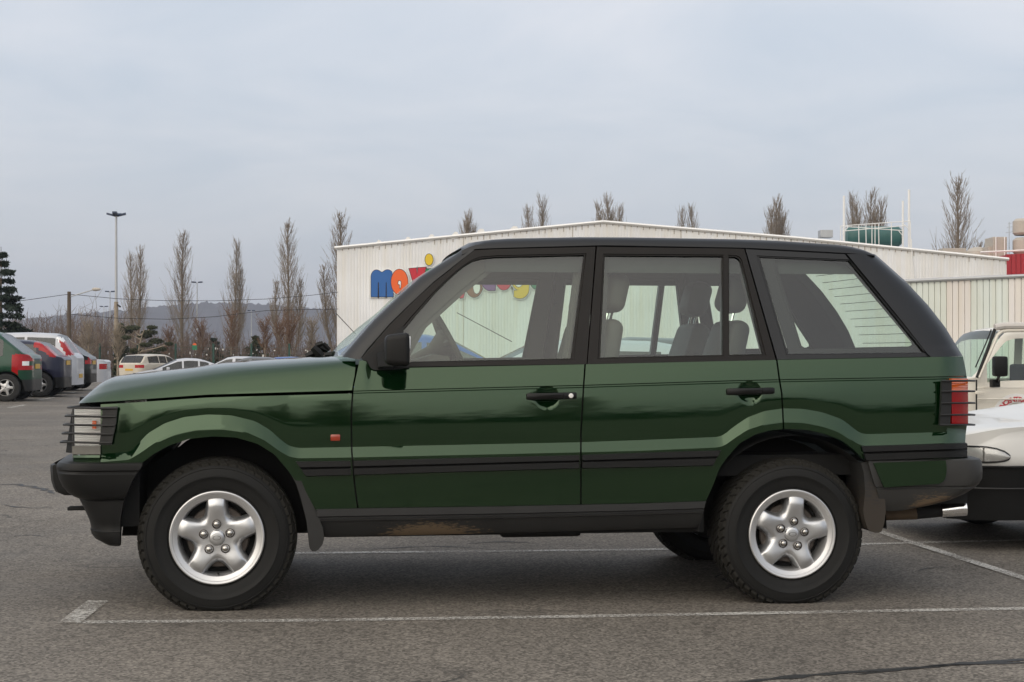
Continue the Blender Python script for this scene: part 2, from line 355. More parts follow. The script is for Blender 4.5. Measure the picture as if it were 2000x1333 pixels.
def interp(pl, x):
    if x <= pl[0][0]: return pl[0][1]
    for (a, ya), (b, yb) in zip(pl, pl[1:]):
        if x <= b: return ya+(yb-ya)*(x-a)/(b-a) if b > a else yb
    return pl[-1][1]
def smooth_pl(pl, n=400, it=6):
    """resample a traced polyline and soften its kinks"""
    x0, x1 = pl[0][0], pl[-1][0]
    xs = [x0+(x1-x0)*i/n for i in range(n+1)]; ys = [interp(pl, x) for x in xs]
    for _ in range(it):
        ys = [ys[0]]+[(ys[i-1]+2*ys[i]+ys[i+1])/4 for i in range(1, n)]+[ys[n]]
    return list(zip(xs, ys))
def sstep(a, b, x):
    t = min(1, max(0, (x-a)/(b-a))); return t*t*(3-2*t)
def W(x, y, depth): return Vector(((x-1000)/F*depth, depth, HC+(YH-y)/F*depth))
def gz(x, y):
    """height of the ground: a slight cross fall, dropping away beyond the parked row"""
    return -0.0085*max(-14, min(14, x))-0.46*sstep(44, 60, y)*sstep(-25, -14, x)-0.46*sstep(60, 75, y)*(1-sstep(-25, -14, x))
def ground_at(x, y):
    """point of the ground seen at photo pixel x, y"""
    d = HC*F/(y-YH)
    for _ in range(12): d = (HC-gz((x-1000)/F*d, d))*F/(y-YH)
    X = (x-1000)/F*d
    return Vector((X, d, gz(X, d)))
# ================================================================== the green off-road estate
PSI = math.asin(0.1239); OX, OY = -1.362, 6.80
ex, ey = math.cos(PSI), math.sin(PSI); nx, ny = -math.sin(PSI), math.cos(PSI)
DC = 0.89                                              # half width of the car
def C(x, y, d):
    """photo pixel -> point in the car's own frame (length, depth, height) on the plane at depth d"""
    u = (x-1000)/F
    t = (d+OX*nx+OY*ny)/(u*nx+ny)
    X, Y = t*u, t
    return Vector(((X-OX)*ex+(Y-OY)*ey, d, HC+(YH-y)/F*t))
car = empty('green_off_road_car', (OX, OY, 0), PSI)
tag(car, 'dark green boxy off-road estate with black roof and silver five-spoke wheels, parked side-on in front', 'car')
def mirror_of(o, parent=None):
    """the same part on the far side of the car"""
    me = o.data.copy()
    co = [0.0]*(3*len(me.vertices)); me.vertices.foreach_get('co', co)
    for i in range(1, len(co), 3): co[i] = 2*DC-co[i]
    me.vertices.foreach_set('co', co); me.flip_normals()
    q = bpy.data.objects.new(o.name.split('.')[0], me); COL.objects.link(q); q.parent = parent or o.parent
    return q

TOP = smooth_pl([(690, 704), (716, 705), (722, 717), (790, 719), (1144, 712), (1515, 703.5), (1816, 698), (1895, 696)], 500, 2)
WAI = smooth_pl([(150, 790), (233, 786), (405, 774.4), (689, 766.5), (1144, 755), (1440, 746), (1530, 744), (1839, 738.6), (1900, 737)])
BU = smooth_pl([(150, 889), (196, 887), (254, 883), (266, 871), (289, 846.5), (322, 827), (359, 815), (405.6, 810), (452, 811.6), (498.6, 823), (526.5, 839.5), (550, 860.5), (564, 871), (582, 875.5), (684.7, 873.6), (1131, 864.3), (1250, 860), (1400, 854), (1414, 850), (1430, 836), (1460, 815.6), (1494, 803), (1531, 798), (1569, 799), (1606, 805.5), (1644, 819), (1666, 836), (1679, 846), (1692, 848.4), (1895, 843)], 600, 3)
BL = smooth_pl([(150, 904), (196, 903), (252, 898.6), (275, 884.6), (303, 865), (340.5, 849), (382, 839.5), (433.5, 837.7), (480, 844), (517, 860.5), (545, 881), (564, 892), (582, 895.5), (684.7, 894), (1131, 884), (1250, 881), (1400, 874.5), (1415, 871), (1434, 857), (1460, 840), (1494, 829), (1531, 824), (1569, 825), (1606, 832), (1636, 842), (1659, 857), (1676, 868), (1689, 872), (1895, 864)], 600, 3)
ARF = [(150, 905), (277, 905), (298.6, 888), (331, 870), (368, 858), (415, 852.6), (461, 855), (503, 867.4), (536, 888), (564, 921), (587, 953.5), (610, 993), (612, 996), (700, 992.5)]
BOT = [(690, 992.6), (960, 989), (1250, 983), (1379, 978.5), (1394, 945), (1404, 917), (1422.5, 890.6), (1445, 866), (1475, 849), (1505, 840.7), (1539, 838), (1576, 840), (1610, 847.5), (1644, 860.6), (1666, 877.5), (1685, 896), (1700, 904), (1895, 894)]
GF = [(700.5, 704), (700.5, 705.6), (689.4, 757), (686, 812.5), (687, 881.5), (693, 950.5), (698, 988.5), (703, 1012)]      # (x, y) gap fender/door
GD = [(1144.5, 700), (1143, 709), (1139.7, 757), (1134.5, 847), (1134.5, 985), (1136, 1010)]
GR = [(1516.6, 700), (1522, 740), (1527, 770), (1530.5, 838), (1531, 900)]
RE = [(1879, 690), (1881, 697), (1886.5, 725), (1889, 742), (1889.5, 825), (1886.5, 845), (1885, 868), (1889, 895)]
def ey_(pl, y): return interp([(b, a) for a, b in pl], y)
def Dside(x, y):
    yw, yu, yl, yt = interp(WAI, x), interp(BU, x), interp(BL, x), interp(TOP, x)
    if y < yw:
        t = (yw-y)/max(1, yw-min(yt, yw-45)); d = 0.012+0.028*t+0.006*t*t
    else:
        t = min(1, (y-yw)/(yu-yw)); d = 0.012-0.27*(0.118*t-0.084*t*t)
    if y > yu: d -= 0.030*min(1, (y-yu)/(yl-yu))
    if y > yl: d += 0.000045*(y-yl)+0.0000006*(y-yl)**2
    if x > 560 and abs(y-yw) < 3.0: d += 0.012*(1-abs(y-yw)/3.0)
    for hx, hy in ((1068, 776), (1464, 767)):
        r = math.hypot((x-hx)/23.0, (y-hy)/21.5)
        if r < 1: d += 0.015*(1-r*r)**0.7
    if x < 230: d += 0.11*((230-x)/95)**2.2
    if x > 1835: d += 0.10*((x-1835)/55)**2.4
    return d
def off(p, dd): return Vector((p.x, p.y+dd, p.z))
def panel(name, mat, left, right, rowfn, D, cols, parent, flange=0.03, sharp=28, **kw):
    """a body panel: columns between two edges, rows at the feature lines, depth D, edges turned inwards"""
    g = []
    R0 = len(rowfn(left(800)))
    for r in range(R0):
        row = []
        for c in cols:
            x = left(800)+(right(800)-left(800))*c; y = rowfn(x)[r]
            for _ in range(3):
                x = left(y)+(right(y)-left(y))*c; y = rowfn(x)[r]
            row.append(C(x, y, D(x, y)))
        g.append([off(row[0], flange)]+row+[off(row[-1], flange)])
    g = [[off(p, flange) for p in g[0]]]+g+[[off(p, flange) for p in g[-1]]]
    mb = MB().grid(g)
    return mb.build(name, mat, parent, True, sharp, merge=False, **kw)
def lin(a, b, n): return [a+(b-a)*i/n for i in range(n+1)]
def dense_cols(x0, x1, step, zones):
    xs = [x0]; x = x0
    while x < x1-0.5*step:
        st = step
        for a, b, s in zones:
            if a <= x <= b: st = s
        x = min(x1, x+st); xs.append(x)
    xs[-1] = x1
    return [(v-x0)/(x1-x0) for v in xs]
def body_rows(bot):
    def f(x):
        yt, yw, yu, yl, yb = interp(TOP, x), interp(WAI, x), interp(BU, x), interp(BL, x), interp(bot, x)
        yt = min(yt, yw-12)
        r = lin(yt, yw-3, 5)+[yw-1.2, yw+1.2, yw+3]
        m = min(yu-4, yw+58)
        r += [yw+3+(m-yw-3)*i/17 for i in range(1, 18)]
        r += [m+(yu-m)*i/5 for i in range(1, 6)]
        r += [yu+(yl-yu)*i/3 for i in range(1, 4)]
        r += [yl+(yb-yl)*i/6 for i in range(1, 7)]
        return r
    return f
def fender_rows(x):
    ys, yu, yl, yb = interp(WAI, x), interp(BU, x), interp(BL, x), interp(ARF, x)
    ys += 2.5
    return [ys, ys+2]+[ys+2+(yu-ys-2)*i/10 for i in range(1, 11)]+[yu+(yl-yu)*i/3 for i in range(1, 4)]+[yl+(yb-yl)*i/6 for i in range(1, 7)]

GAP = 1.6
fender = panel('front_fender', 'green_paint', lambda y: 196.5, lambda y: ey_(GF, y)-GAP, fender_rows, Dside, dense_cols(196, 686, 6, [(540, 620, 3)]), car)
fdoor = panel('front_door', 'green_paint', lambda y: ey_(GF, y)+GAP, lambda y: ey_(GD, y)-GAP, body_rows(BOT), Dside, dense_cols(690, 1134, 9, [(690, 735, 3), (1042, 1094, 2.2)]), car)
rdoor = panel('rear_door', 'green_paint', lambda y: ey_(GD, y)+GAP, lambda y: ey_(GR, y)-GAP, body_rows(BOT), Dside, dense_cols(1138, 1528, 8, [(1375, 1410, 3), (1438, 1490, 2.2)]), car)
rquart = panel('rear_quarter_panel', 'green_paint', lambda y: ey_(GR, y)+GAP, lambda y: ey_(RE, y), body_rows(BOT), Dside, dense_cols(1531, 1889, 7, [(1840, 1900, 4)]), car, flange=0.06)
FAR_F, FAR_D, FAR_R, FAR_Q = [mirror_of(o) for o in (fender, fdoor, rdoor, rquart)]
# dark shell behind the panel gaps
shell = panel('body_shell', 'seal_black', lambda y: 560, lambda y: 1845, lambda x: lin((interp(TOP, x)-3) if x > 712 else interp(WAI, x)+6, min(interp(BOT, x), interp(ARF, x) if x < 700 else 9e9)-4, 10),
              lambda x, y: Dside(x, y)+0.022+(0.03 if y < 760 else 0), lin(0, 1, 120), car, flange=0.01)
mirror_of(shell)

# ---- black rubbing strips and the sill
def strip(x0t, x0b, x1t, x1b, yt, yb, parent, name='side_trim', mat='black_plastic', prof=None, n=30, base=None):
    prof = prof or [(0, -0.022), (0.05, -0.042), (0.40, -0.044), (0.46, -0.030), (0.50, -0.032), (0.55, -0.049), (0.95, -0.050), (1, -0.022)]
    rows = []
    for t, d in prof:
        xa, xb = x0t+(x0b-x0t)*t, x1t+(x1b-x1t)*t
        row = []
        for i in range(n+1):
            x = xa+(xb-xa)*i/n; y = interp(yt, x)+(interp(yb, x)-interp(yt, x))*t
            dd = d+(0.10*((x-1835)/55)**2.4 if x > 1835 else 0)
            row.append(C(x, y, dd))
        rows.append([off(row[0], 0.03)]+row+[off(row[-1], 0.03)])
    return MB().grid(rows).build(name, mat, parent, True, 30, merge=False)
TT = [(560, 901.3), (577, 901), (686, 899.5), (1131, 888.5), (1250, 884), (1409, 879), (1683, 871), (1888, 865)]
TB = [(560, 932), (598, 931.6), (687.7, 929), (1131, 916), (1250, 914), (1392, 910.5), (1692, 901), (1890, 894)]
for args in ((577, 598, 684.5, 686, fender), (690.5, 692, 1131.5, 1131.5, fdoor), (1137.5, 1137.5, 1409, 1392, rdoor), (1683, 1693, 1888, 1890, rquart)):
    st = strip(args[0], args[1], args[2], args[3], TT, TB, args[4])
    mirror_of(st, {fender: FAR_F, fdoor: FAR_D, rdoor: FAR_R, rquart: FAR_Q}[args[4]])
ST = [(600, 995), (702, 993), (960, 989.5), (1250, 983.6), (1385, 978.6)]
SB = [(600, 1050), (656, 1049), (960, 1042), (1366, 1031), (1385, 1030)]
sill = strip(618, 622, 1379, 1366, ST, SB, car, 'sill', 'sill_plastic',
             [(0, -0.018), (0.02, -0.030), (0.27, -0.030), (0.30, -0.016), (0.36, -0.016), (0.38, -0.024), (0.44, -0.022), (0.46, -0.010), (0.9, 0.012), (1, 0.03), (1.0, 0.12)], n=60)
mirror_of(sill)

# ---- greenhouse
def Dg(x, y): return 0.058+0.14*(705-y)/215
def ring_strip(outer, inner, D, dd, parent, name, mat, sub=8, fo=0.03, fi=0.03, sharp=30):
    """a frame between two traced loops"""
    O, I = [], []
    n = len(outer)
    for k in range(n):
        for j in range(sub):
            t = j/sub
            O.append((outer[k][0]+(outer[(k+1) % n][0]-outer[k][0])*t, outer[k][1]+(outer[(k+1) % n][1]-outer[k][1])*t))
            I.append((inner[k][0]+(inner[(k+1) % n][0]-inner[k][0])*t, inner[k][1]+(inner[(k+1) % n][1]-inner[k][1])*t))
    po = [C(x, y, D(x, y)+dd) for x, y in O]; pi_ = [C(x, y, D(x, y)+dd) for x, y in I]
    a = [po[i].lerp(pi_[i], 0.07) for i in range(len(po))]; b = [po[i].lerp(pi_[i], 0.80) for i in range(len(po))]
    c = [off(po[i].lerp(pi_[i], 0.86), 0.006) for i in range(len(po))]
    rows = [[off(p, fo) for p in po], po, a, b, c, [off(p, 0.006) for p in pi_], [off(p, fi) for p in pi_]]
    return MB().grid(rows, closed=True).build(name, mat, parent, True, sharp, merge=False)
def pane(loop, D, dd, parent, name='window_glass', mat='car_glass'):
    v = [C(x, y, D(x, y)+dd) for x, y in loop]
    return mesh_obj(name, v, [tuple(range(len(v)))], mat, parent, False)
IN1 = [(786, 707), (787, 646), (818, 609), (850, 572), (875, 547), (895, 529), (908, 519), (922, 510.5), (940, 505), (970, 502.2), (1141, 498.5), (1115.5, 700.4)]
OU1 = [(722, 718), (714, 687), (760, 637), (815, 582), (847, 553), (880, 527), (895, 514), (911, 501), (928, 489), (970, 487), (1163, 482.5), (1145.6, 711.5)]
OU1[1] = (706, 700)
INA = [(1172.4, 698.7), (1181.4, 499.4), (1411.6, 501), (1411.6, 693.6)]
OUA = [(1147.5, 711.5), (1166, 482.5), (1417.6, 485.8), (1417.6, 705.8)]
INB = [(1424.6, 693.4), (1424, 502), (1438, 502.5), (1444, 506), (1448, 513), (1491.7, 692)]
OUB = [(1417.6, 705.8), (1417.6, 485.8), (1438, 486.2), (1446, 486.4), (1453.6, 487), (1515, 703)]
INC = [(1540.5, 691.5), (1483, 502.5), (1660, 509.8), (1806, 689)]
OUC = [(1518.5, 702.8), (1456.5, 487.2), (1650, 497), (1815, 697)]
f1 = ring_strip(OU1, IN1, Dg, -0.006, fdoor, 'window_frame', 'frame_black', fi=0.05)
f2 = ring_strip(OUA, INA, Dg, -0.006, rdoor, 'window_frame', 'frame_black', fi=0.05)
f3 = ring_strip(OUB, INB, Dg, -0.006, rdoor, 'window_frame', 'frame_black', fi=0.05)
f4 = ring_strip(OUC, INC, Dg, -0.008, rquart, 'window_frame', 'roof_black', fi=0.02)
g1 = pane(IN1, Dg, 0.012, fdoor); g2 = pane(INA, Dg, 0.012, rdoor); g3 = pane(INB, Dg, 0.012, rdoor); g4 = pane(INC, Dg, 0.006, rquart)
CL = [(1566, 676), (1516, 516), (1519, 511), (1526, 509.5), (1632, 513), (1652, 519), (1664, 530), (1780, 668), (1782, 674), (1776, 677), (1575, 681)]
CO = [(1540.5, 691.5), (1500, 560), (1483, 502.5), (1500, 503.2), (1630, 508.5), (1660, 509.8), (1670, 522), (1780, 657), (1806, 689), (1780, 689.3), (1560, 691.3)]
f5 = ring_strip(CO, CL, Dg, 0.018, rquart, 'window_border', 'ceramic_black', fo=0.002, fi=0.002)
for o, pr in ((f1, FAR_D), (f2, FAR_R), (f3, FAR_R), (f4, FAR_Q), (g1, FAR_D), (g2, FAR_R), (g3, FAR_R), (g4, FAR_Q), (f5, FAR_Q)): mirror_of(o, pr)
# inner window trim, set inside the doors: the far one frames the view through the car
def lerp_loop(a, k):
    cx_, cy_ = sum(p[0] for p in a)/len(a), sum(p[1] for p in a)/len(a)
    return [(cx_+(x-cx_)*k, cy_+(y-cy_)*k) for x, y in a]
TRI = [((712, 708), (795, 706)), ((760, 640), (832, 641)), ((880, 530), (905, 575)), ((930, 492), (960, 532)), ((1050, 490), (1040, 524)), ((1160, 488), (1122, 524)), ((1147, 708), (1100, 700))]
TR2 = [((1150, 706), (1182, 698)), ((1168, 490), (1188, 524)), ((1300, 488), (1300, 524)), ((1440, 489), (1436, 524)), ((1452, 500), (1446, 534)), ((1512, 704), (1488, 694))]
for pairs, nm in ((TRI, fdoor), (TR2, rdoor)):
    q = ring_strip([p[0] for p in pairs], [p[1] for p in pairs], Dg, 0.062, nm, 'window_inner_trim', 'interior_grey', fo=0.03, fi=0.02)
    mirror_of(q, FAR_D if nm is fdoor else FAR_R)
    if nm is fdoor: pass
def cutnear(): pass
# A pillars, rear pillar panels
AL = [(668, 697), (700, 660), (730, 626), (775, 583), (820, 542), (855, 519), (886, 500), (903, 487)]
AR = [(703, 703), (716, 684), (760, 634), (800, 595), (847, 551), (880, 525), (905, 505), (927, 488.6)]
def dens(pl, n=4):
    o = []
    for (a, b), (c, d) in zip(pl, pl[1:]):
        o += [(a+(c-a)*i/n, b+(d-b)*i/n) for i in range(n)]
    return o+[pl[-1]]
al, ar = dens(AL), dens(AR)
rows = []
for (x0, y0), (x1, y1) in zip(al, ar):
    r = []
    for t, dd in ((0, 0.055), (0.12, 0.036), (0.5, 0.012), (0.88, 0.0), (1, 0.0)):
        x, y = x0+(x1-x0)*t, y0+(y1-y0)*t
        r.append(C(x, y, Dg(x, y)+dd-0.004))
    rows.append([off(r[0], 0.03)]+r+[off(r[-1], 0.04)])
ap = MB().grid(rows).build('windscreen_pillar', 'roof_black', car, True, 40, merge=False); mirror_of(ap)
DL = [(1652, 496.5), (1700, 555), (1760, 629), (1806, 688), (1816, 698)]
DR = [(1709, 497), (1724, 510), (1770, 551), (1812, 596), (1845, 638), (1869, 677), (1880.5, 696)]
dl = [(lambda t: (lambda L: L)(t))(t) for t in lin(0, 1, 24)]
def along(pl, t):
    ls = [math.dist(a, b) for a, b in zip(pl, pl[1:])]; T = sum(ls)*t
    for (a, b), l in zip(zip(pl, pl[1:]), ls):
        if T <= l+1e-9: return (a[0]+(b[0]-a[0])*T/l, a[1]+(b[1]-a[1])*T/l)
        T -= l
    return pl[-1]
rows = []
for t in lin(0, 1, 24):
    a, b = along(DL, t), along(DR, t)
    r = []
    for k, dd in ((0, -0.004), (0.04, -0.010), (0.5, -0.006), (0.75, 0.008), (0.9, 0.03), (1, 0.085)):
        x, y = a[0]+(b[0]-a[0])*k, a[1]+(b[1]-a[1])*k
        r.append(C(x, y, Dg(x, y)+dd-(0.010 if t > 0.93 else 0)))
    e = r[-1]
    rows.append([off(r[0], 0.03)]+r+[Vector((e.x-0.03, e.y+0.10, e.z)), Vector((e.x-0.10, e.y+0.10, e.z))])
dp = MB().grid(rows).build('rear_pillar', 'roof_black', car, True, 40, merge=False); mirror_of(dp)
TAILEDGE = [Vector((r[-2].x, r[-2].y, r[-2].z)) for r in rows]

# windscreen, bowed forwards
wl = [C(x, y, Dg(x, y)+0.055) for x, y in al]
SW = [(640, 698), (668, 668), (700, 640), (760, 592), (830, 536), (868, 508), (890, 493), (900, 487)]
rows = []
for i, p in enumerate(wl):
    t = i/(len(wl)-1); x, y = along(SW, t); m = C(x, y, 0.55)
    bulge = max(0.02, p.x-interp(sorted((C(a, b, 0.55).z, C(a, b, 0.55).x) for a, b in SW), p.z))
    row = []
    for v in lin(0, 1, 12):
        k = 1-(2*v-1)**2
        row.append(Vector((p.x-bulge*1.05*k, p.y+(2*DC-2*p.y)*v, p.z)))
    rows.append(row)
MB().grid(rows).build('windscreen', 'car_glass', car, True, 60, merge=False)
ws_base = rows[0]; WTOP = rows[-1]; BT = WTOP[0].x-WTOP[6].x
# roof: rows from gutter over the shoulder to the middle
SIL = smooth_pl([(886, 497), (905, 483), (925, 474.5), (960, 469), (1000, 466.3), (1144, 463.5), (1240, 464), (1440, 467.5), (1530, 470.5), (1638, 478), (1662, 481), (1689, 488.5), (1709, 499)], 300, 2)
GUT = [(886, 501), (905, 499), (924, 489), (1180, 482), (1455, 487), (1650, 497), (1709, 500)]
rows = []
for x in [902, 905, 909, 914, 920]+lin(930, 1640, 40)+[1655, 1668, 1680, 1690, 1698, 1704, 1709]:
    yg, ys = interp(GUT, x), interp(SIL, x)
    g0 = C(x, yg, Dg(x, yg)+0.004); t0 = C(x, ys, 0.32)
    s_, h0, h1 = g0.x, g0.z, max(t0.z, g0.z+0.004)
    bow = 0.07*(1-abs(0)) if x < 930 else 0
    r = [Vector((s_, g0.y+0.02, h0-0.012)), Vector((s_, g0.y+0.006, h0)), Vector((s_, g0.y, h0+(h1-h0)*0.12)), Vector((s_, g0.y+0.010, h0+(h1-h0)*0.55)),
         Vector((s_, g0.y+0.045, h0+(h1-h0)*0.88)), Vector((s_, g0.y+0.12, h1)), Vector((s_, 0.5, h1+0.010)), Vector((s_, 0.7, h1+0.013)), Vector((s_, DC, h1+0.014))]
    def bend(p):
        k = min(1, max(0, (p.y-0.2)/(DC-0.2)))
        q = p.copy()
        if x < 960:
            v = min(1, max(0, (p.y-WTOP[0].y)/(2*DC-2*WTOP[0].y))); q.x -= BT*(1-(2*v-1)**2)*((960-x)/58)
            q.z = min(q.z, WTOP[0].z+0.004+(q.z-WTOP[0].z-0.004)*min(1, (x-902)/22)) if x < 924 else q.z
        if x > 1640: q.x += 0.10*k*(2-k)*(x-1640)/69
        return q
    r = [bend(p) for p in r]
    rows.append(r+[Vector((p.x, 2*DC-p.y, p.z)) for p in r[-2::-1]])
roof = MB().grid(rows).build('roof', 'roof_black', car, True, 40, merge=False)
roof_front, roof_rear = rows[0], rows[-1]
# headliner under the roof
hl = [[Vector((p.x, p.y, p.z-0.05)) for p in r[4:-4]] for r in rows[6:-5]]
hl = [[Vector((r[0].x, 0.215, 1.60))]+r+[Vector((r[-1].x, 2*DC-0.215, 1.60))] for r in hl]
MB().grid(hl).build('headliner', 'headliner', car, True, 60, merge=False)
# tailgate glass with its heating wires
te = TAILEDGE
rows = []
for p in te:
    rows.append([Vector((p.x+0.05*(1-(2*v-1)**2), p.y+(2*DC-2*p.y)*v, p.z)) for v in lin(0, 1, 10)])
MB().grid(rows).build('rear_window', 'car_glass', car, True, 60, merge=False)
hw = MB()
for i in range(3, len(te)-2, 2):
    r = rows[i]
    hw.tube([(p.x-0.008, p.y, p.z) for p in r[1:-1]], 0.0016, 4)
for j in (1, 2, 3): hw.tube([(r[j].x-0.008, r[j].y, r[j].z) for r in rows[3:-2]], 0.0014, 4)
tag(hw.build('heating_wire', 'ceramic_black', car, False), kind='stuff')
# tailgate below the glass, rear lamps of the far side come with mirror_of
rows = []
for y in lin(697, 893, 14):
    e = C(ey_(RE, y), y, Dside(ey_(RE, y)-1, y))
    rows.append([Vector((e.x-0.06+0.06*min(1, (v if v < .5 else 1-v)*8)+0.03*(1-(2*v-1)**2), e.y+0.0+(2*DC-2*e.y)*v, e.z)) for v in lin(0, 1, 16)])
MB().grid(rows).build('tailgate', 'green_paint', car, True, 40, merge=False)

# ---- bonnet
HS = smooth_pl([(153, 787), (158, 777), (165, 769), (178, 757.5), (192, 751), (225, 741.5), (270, 735.5), (330, 727.5), (400, 719.5), (464, 710.4), (528, 705.6), (576, 702.4), (640, 698), (704, 696)], 400, 2)
HB = smooth_pl([(153, 788), (158, 782), (170, 774), (195, 765), (230, 757.5), (300, 747), (400, 732), (460, 724), (528, 718.8), (608, 712.8), (672, 706.5), (700, 704)], 400, 2)
silh = sorted((C(x, y, 0.55).x, C(x, y, 0.55).z) for x, y in HS[::8])
rows = []
for x in [153.5, 155, 157, 160, 164, 169, 175, 183, 192, 203, 216]+lin(230, 694, 36):
    ysm, yb = interp(WAI, x)-1.5, interp(HB, x)
    if x > 640: ysm = interp(WAI, x)-1.5
    front = 0.11*((230-x)/95)**2.2 if x < 230 else 0
    xr = min(x, ey_(GF, (ysm+yb)/2)-1.5)
    r = []
    for t in (0, 0.04, 0.25, 0.5, 0.75, 0.9, 1.0):
        y = ysm+(yb-ysm)*t
        xx = min(x, ey_(GF, y)-1.8) if x > 640 else x
        d = 0.010+0.055*t+0.020*t*t+0.02*t**8+front-(0 if t else -0.012)
        r.append(C(xx, y, d))
    e = r[-1]; hc = max(e.z+0.002, interp(silh, e.x+0.07))
    ramp = sstep(153, 215, x)
    hc = e.z+(hc-e.z)*ramp+0.004
    for dd, k in ((0.045, 0.34), (0.11, 0.62), (0.22, 0.84), (0.42, 0.96), (DC-e.y, 1.0)):
        fw = -0.05*min(1, dd/0.5)*(1-sstep(153, 330, x))
        r.append(Vector((e.x+fw, e.y+dd, e.z+(hc-e.z)*k)))
    rows.append([off(r[0], 0.03)]+r+[Vector((p.x, 2*DC-p.y, p.z)) for p in r[-2::-1]])
MB().grid(rows).build('bonnet', 'green_paint', car, True, 40, merge=False)
bonnet_end = rows[-1]
# scuttle between bonnet and windscreen, wiper arms
cow = [[Vector((p.x-0.02, p.y, p.z-0.02)) for p in bonnet_end[7:-7]], [Vector((p.x+0.10, p.y, p.z-0.015)) for p in bonnet_end[7:-7]], [Vector((p.x+0.22, p.y, p.z-0.01)) for p in bonnet_end[7:-7]]]
MB().grid(cow).build('scuttle', 'black_plastic', car, True, 60, merge=False)
wp = MB()
a = C(618, 691, 1.05)
for (x0, y0, x1, y1, dd, w) in ((597, 697, 619, 688, 1.05, 0.022), (611, 679, 630, 697, 1.0, 0.026), (616, 676, 631, 671, 1.05, 0.018), (631, 671, 644, 684, 1.05, 0.014), (622, 678, 640, 686, 1.1, 0.02), (634, 694, 660, 692, 0.8, 0.018)):
    p, q = C(x0, y0, dd), C(x1, y1, dd)
    MB().tube([p, p.lerp(q, 0.5), q], [w*0.8, w, w*0.8], 6).build('wiper_arm', 'black_plastic', car, True, 50)
MB().tube([C(690, 648, 1.66), C(656, 612, 1.66)], 0.0022, 5).build('aerial', 'black_plastic', car)

# ---- bumpers: swept round the corners
def corner_sweep(rows_px, d_side, name, mat, parent, back=False, corner=0.17, depth=0.20, sharp=35, close=True, n=16, dc=0.14):
    g = []
    sg = -1 if not back else 1
    for y, xl, xr, dd in rows_px:
        a = C(xr, y, d_side+dd); h = a.z
        sl = C(xl, y, d_side+dd+dc).x
        cl = min(corner, abs(sl-a.x)*0.8)
        s0 = sl-sg*cl
        row = [Vector((a.x, d_side+dd+0.05, h))]+[Vector((a.x+(s0-a.x)*i/n, d_side+dd, h)) for i in range(n+1)]
        for k in range(1, 9):
            th = k/8*math.pi/2
            row.append(Vector((s0+sg*cl*math.sin(th), d_side+dd+depth*(1-math.cos(th)), h)))
        row.append(Vector((sl+sg*0.03, 0.55, h))); row.append(Vector((sl+sg*0.04, DC, h)))
        g.append(row+[Vector((p.x, 2*DC-p.y, p.z)) for p in row[-2::-1]])
    if close:
        g = [[Vector((p.x-sg*0.0, p.y if abs(p.y-DC) < 0.01 else p.y+(0.05 if p.y < DC else -0.05), p.z)) for p in g[0]]]+g
    return MB().grid(g).build(name, mat, parent, True, sharp, merge=False)
corner_sweep([(903, 140, 274, 0.035), (903.5, 120, 277, 0.008), (906, 111, 278, 0.0), (911, 107.5, 277, -0.002), (919, 107, 272, -0.002), (921.5, 108, 270, 0.004), (924, 108, 268, 0.004), (927, 108, 266, -0.002), (940, 112, 258, 0.0), (955, 119, 252, 0.004), (966, 128, 247, 0.012), (974, 140, 243.5, 0.022), (979, 152, 242, 0.04)],
             -0.034, 'front_bumper', 'black_plastic', car)
corner_sweep([(976, 150, 243, 0.02), (981, 152, 241.5, 0.006), (1000, 162, 237.5, 0.01), (1022, 172, 235, 0.016), (1037, 176, 235, 0.022), (1039, 176, 234.5, 0.02), (1040, 173.5, 234.5, 0.012), (1048, 176, 234.3, 0.012), (1057, 183, 234, 0.015), (1064, 198, 233.8, 0.02), (1067, 206, 233.6, 0.035)],
             -0.02, 'front_valance', 'black_plastic', car, corner=0.22)
mb = MB(); rr = []
for y, x in ((905, 104), (908, 99), (913, 98), (937, 99.6), (952, 104), (961, 109), (966, 122)):
    p = C(x, y, 0.42); rr.append([Vector((p.x+0.10, 0.36, p.z)), Vector((p.x+0.02, 0.37, p.z)), Vector((p.x, 0.42, p.z)), Vector((p.x-0.02, DC, p.z)), Vector((p.x, 2*DC-0.42, p.z)), Vector((p.x+0.02, 2*DC-0.37, p.z)), Vector((p.x+0.10, 2*DC-0.36, p.z))])
MB().grid(rr).build('bumper_pad', 'black_plastic', car, True, 40, merge=False)
p = C(134, 993, 0.5); MB().box(p.x, p.x+0.12, 0.46, 0.54, p.z-0.008, p.z+0.008, bev=0.004).build('towing_eye', 'dark_under', car)
corner_sweep([(898.5, 1893, 1698, 0.03), (898.5, 1902, 1697, 0.006), (901, 1910, 1696, 0.0), (907, 1914, 1697, -0.002), (925, 1915.5, 1702, -0.002), (940, 1914.5, 1706, 0.0), (951, 1908, 1710, 0.004), (953, 1905, 1712, 0.012), (955, 1903, 1712, 0.012), (957, 1901, 1713, 0.006), (970, 1880, 1716, 0.012), (980, 1856, 1718, 0.02), (990, 1818, 1720, 0.03), (999, 1770, 1722, 0.045)],
             -0.036, 'rear_bumper', 'bumper_muddy', car, back=True, corner=0.13, depth=0.16)
def prism_px(name, mat, poly, d0, d1, parent, D=None, sharp=30, smooth=True):
    fn = lambda p, d: C(p[0], p[1], d+(D(p[0], p[1]) if D else 0))
    q = [C(p[0], p[1], d0+(D(p[0], p[1]) if D else 0)) for p in poly]
    v = q+[off(p, d1-d0) for p in q]; n = len(q)
    fc = [tuple(range(n)), tuple(range(n, 2*n))[::-1]]+[(i, n+i, n+(i+1) % n, (i+1) % n) for i in range(n)]
    return mesh_obj(name, v, fc, mat, parent, smooth, sharp)
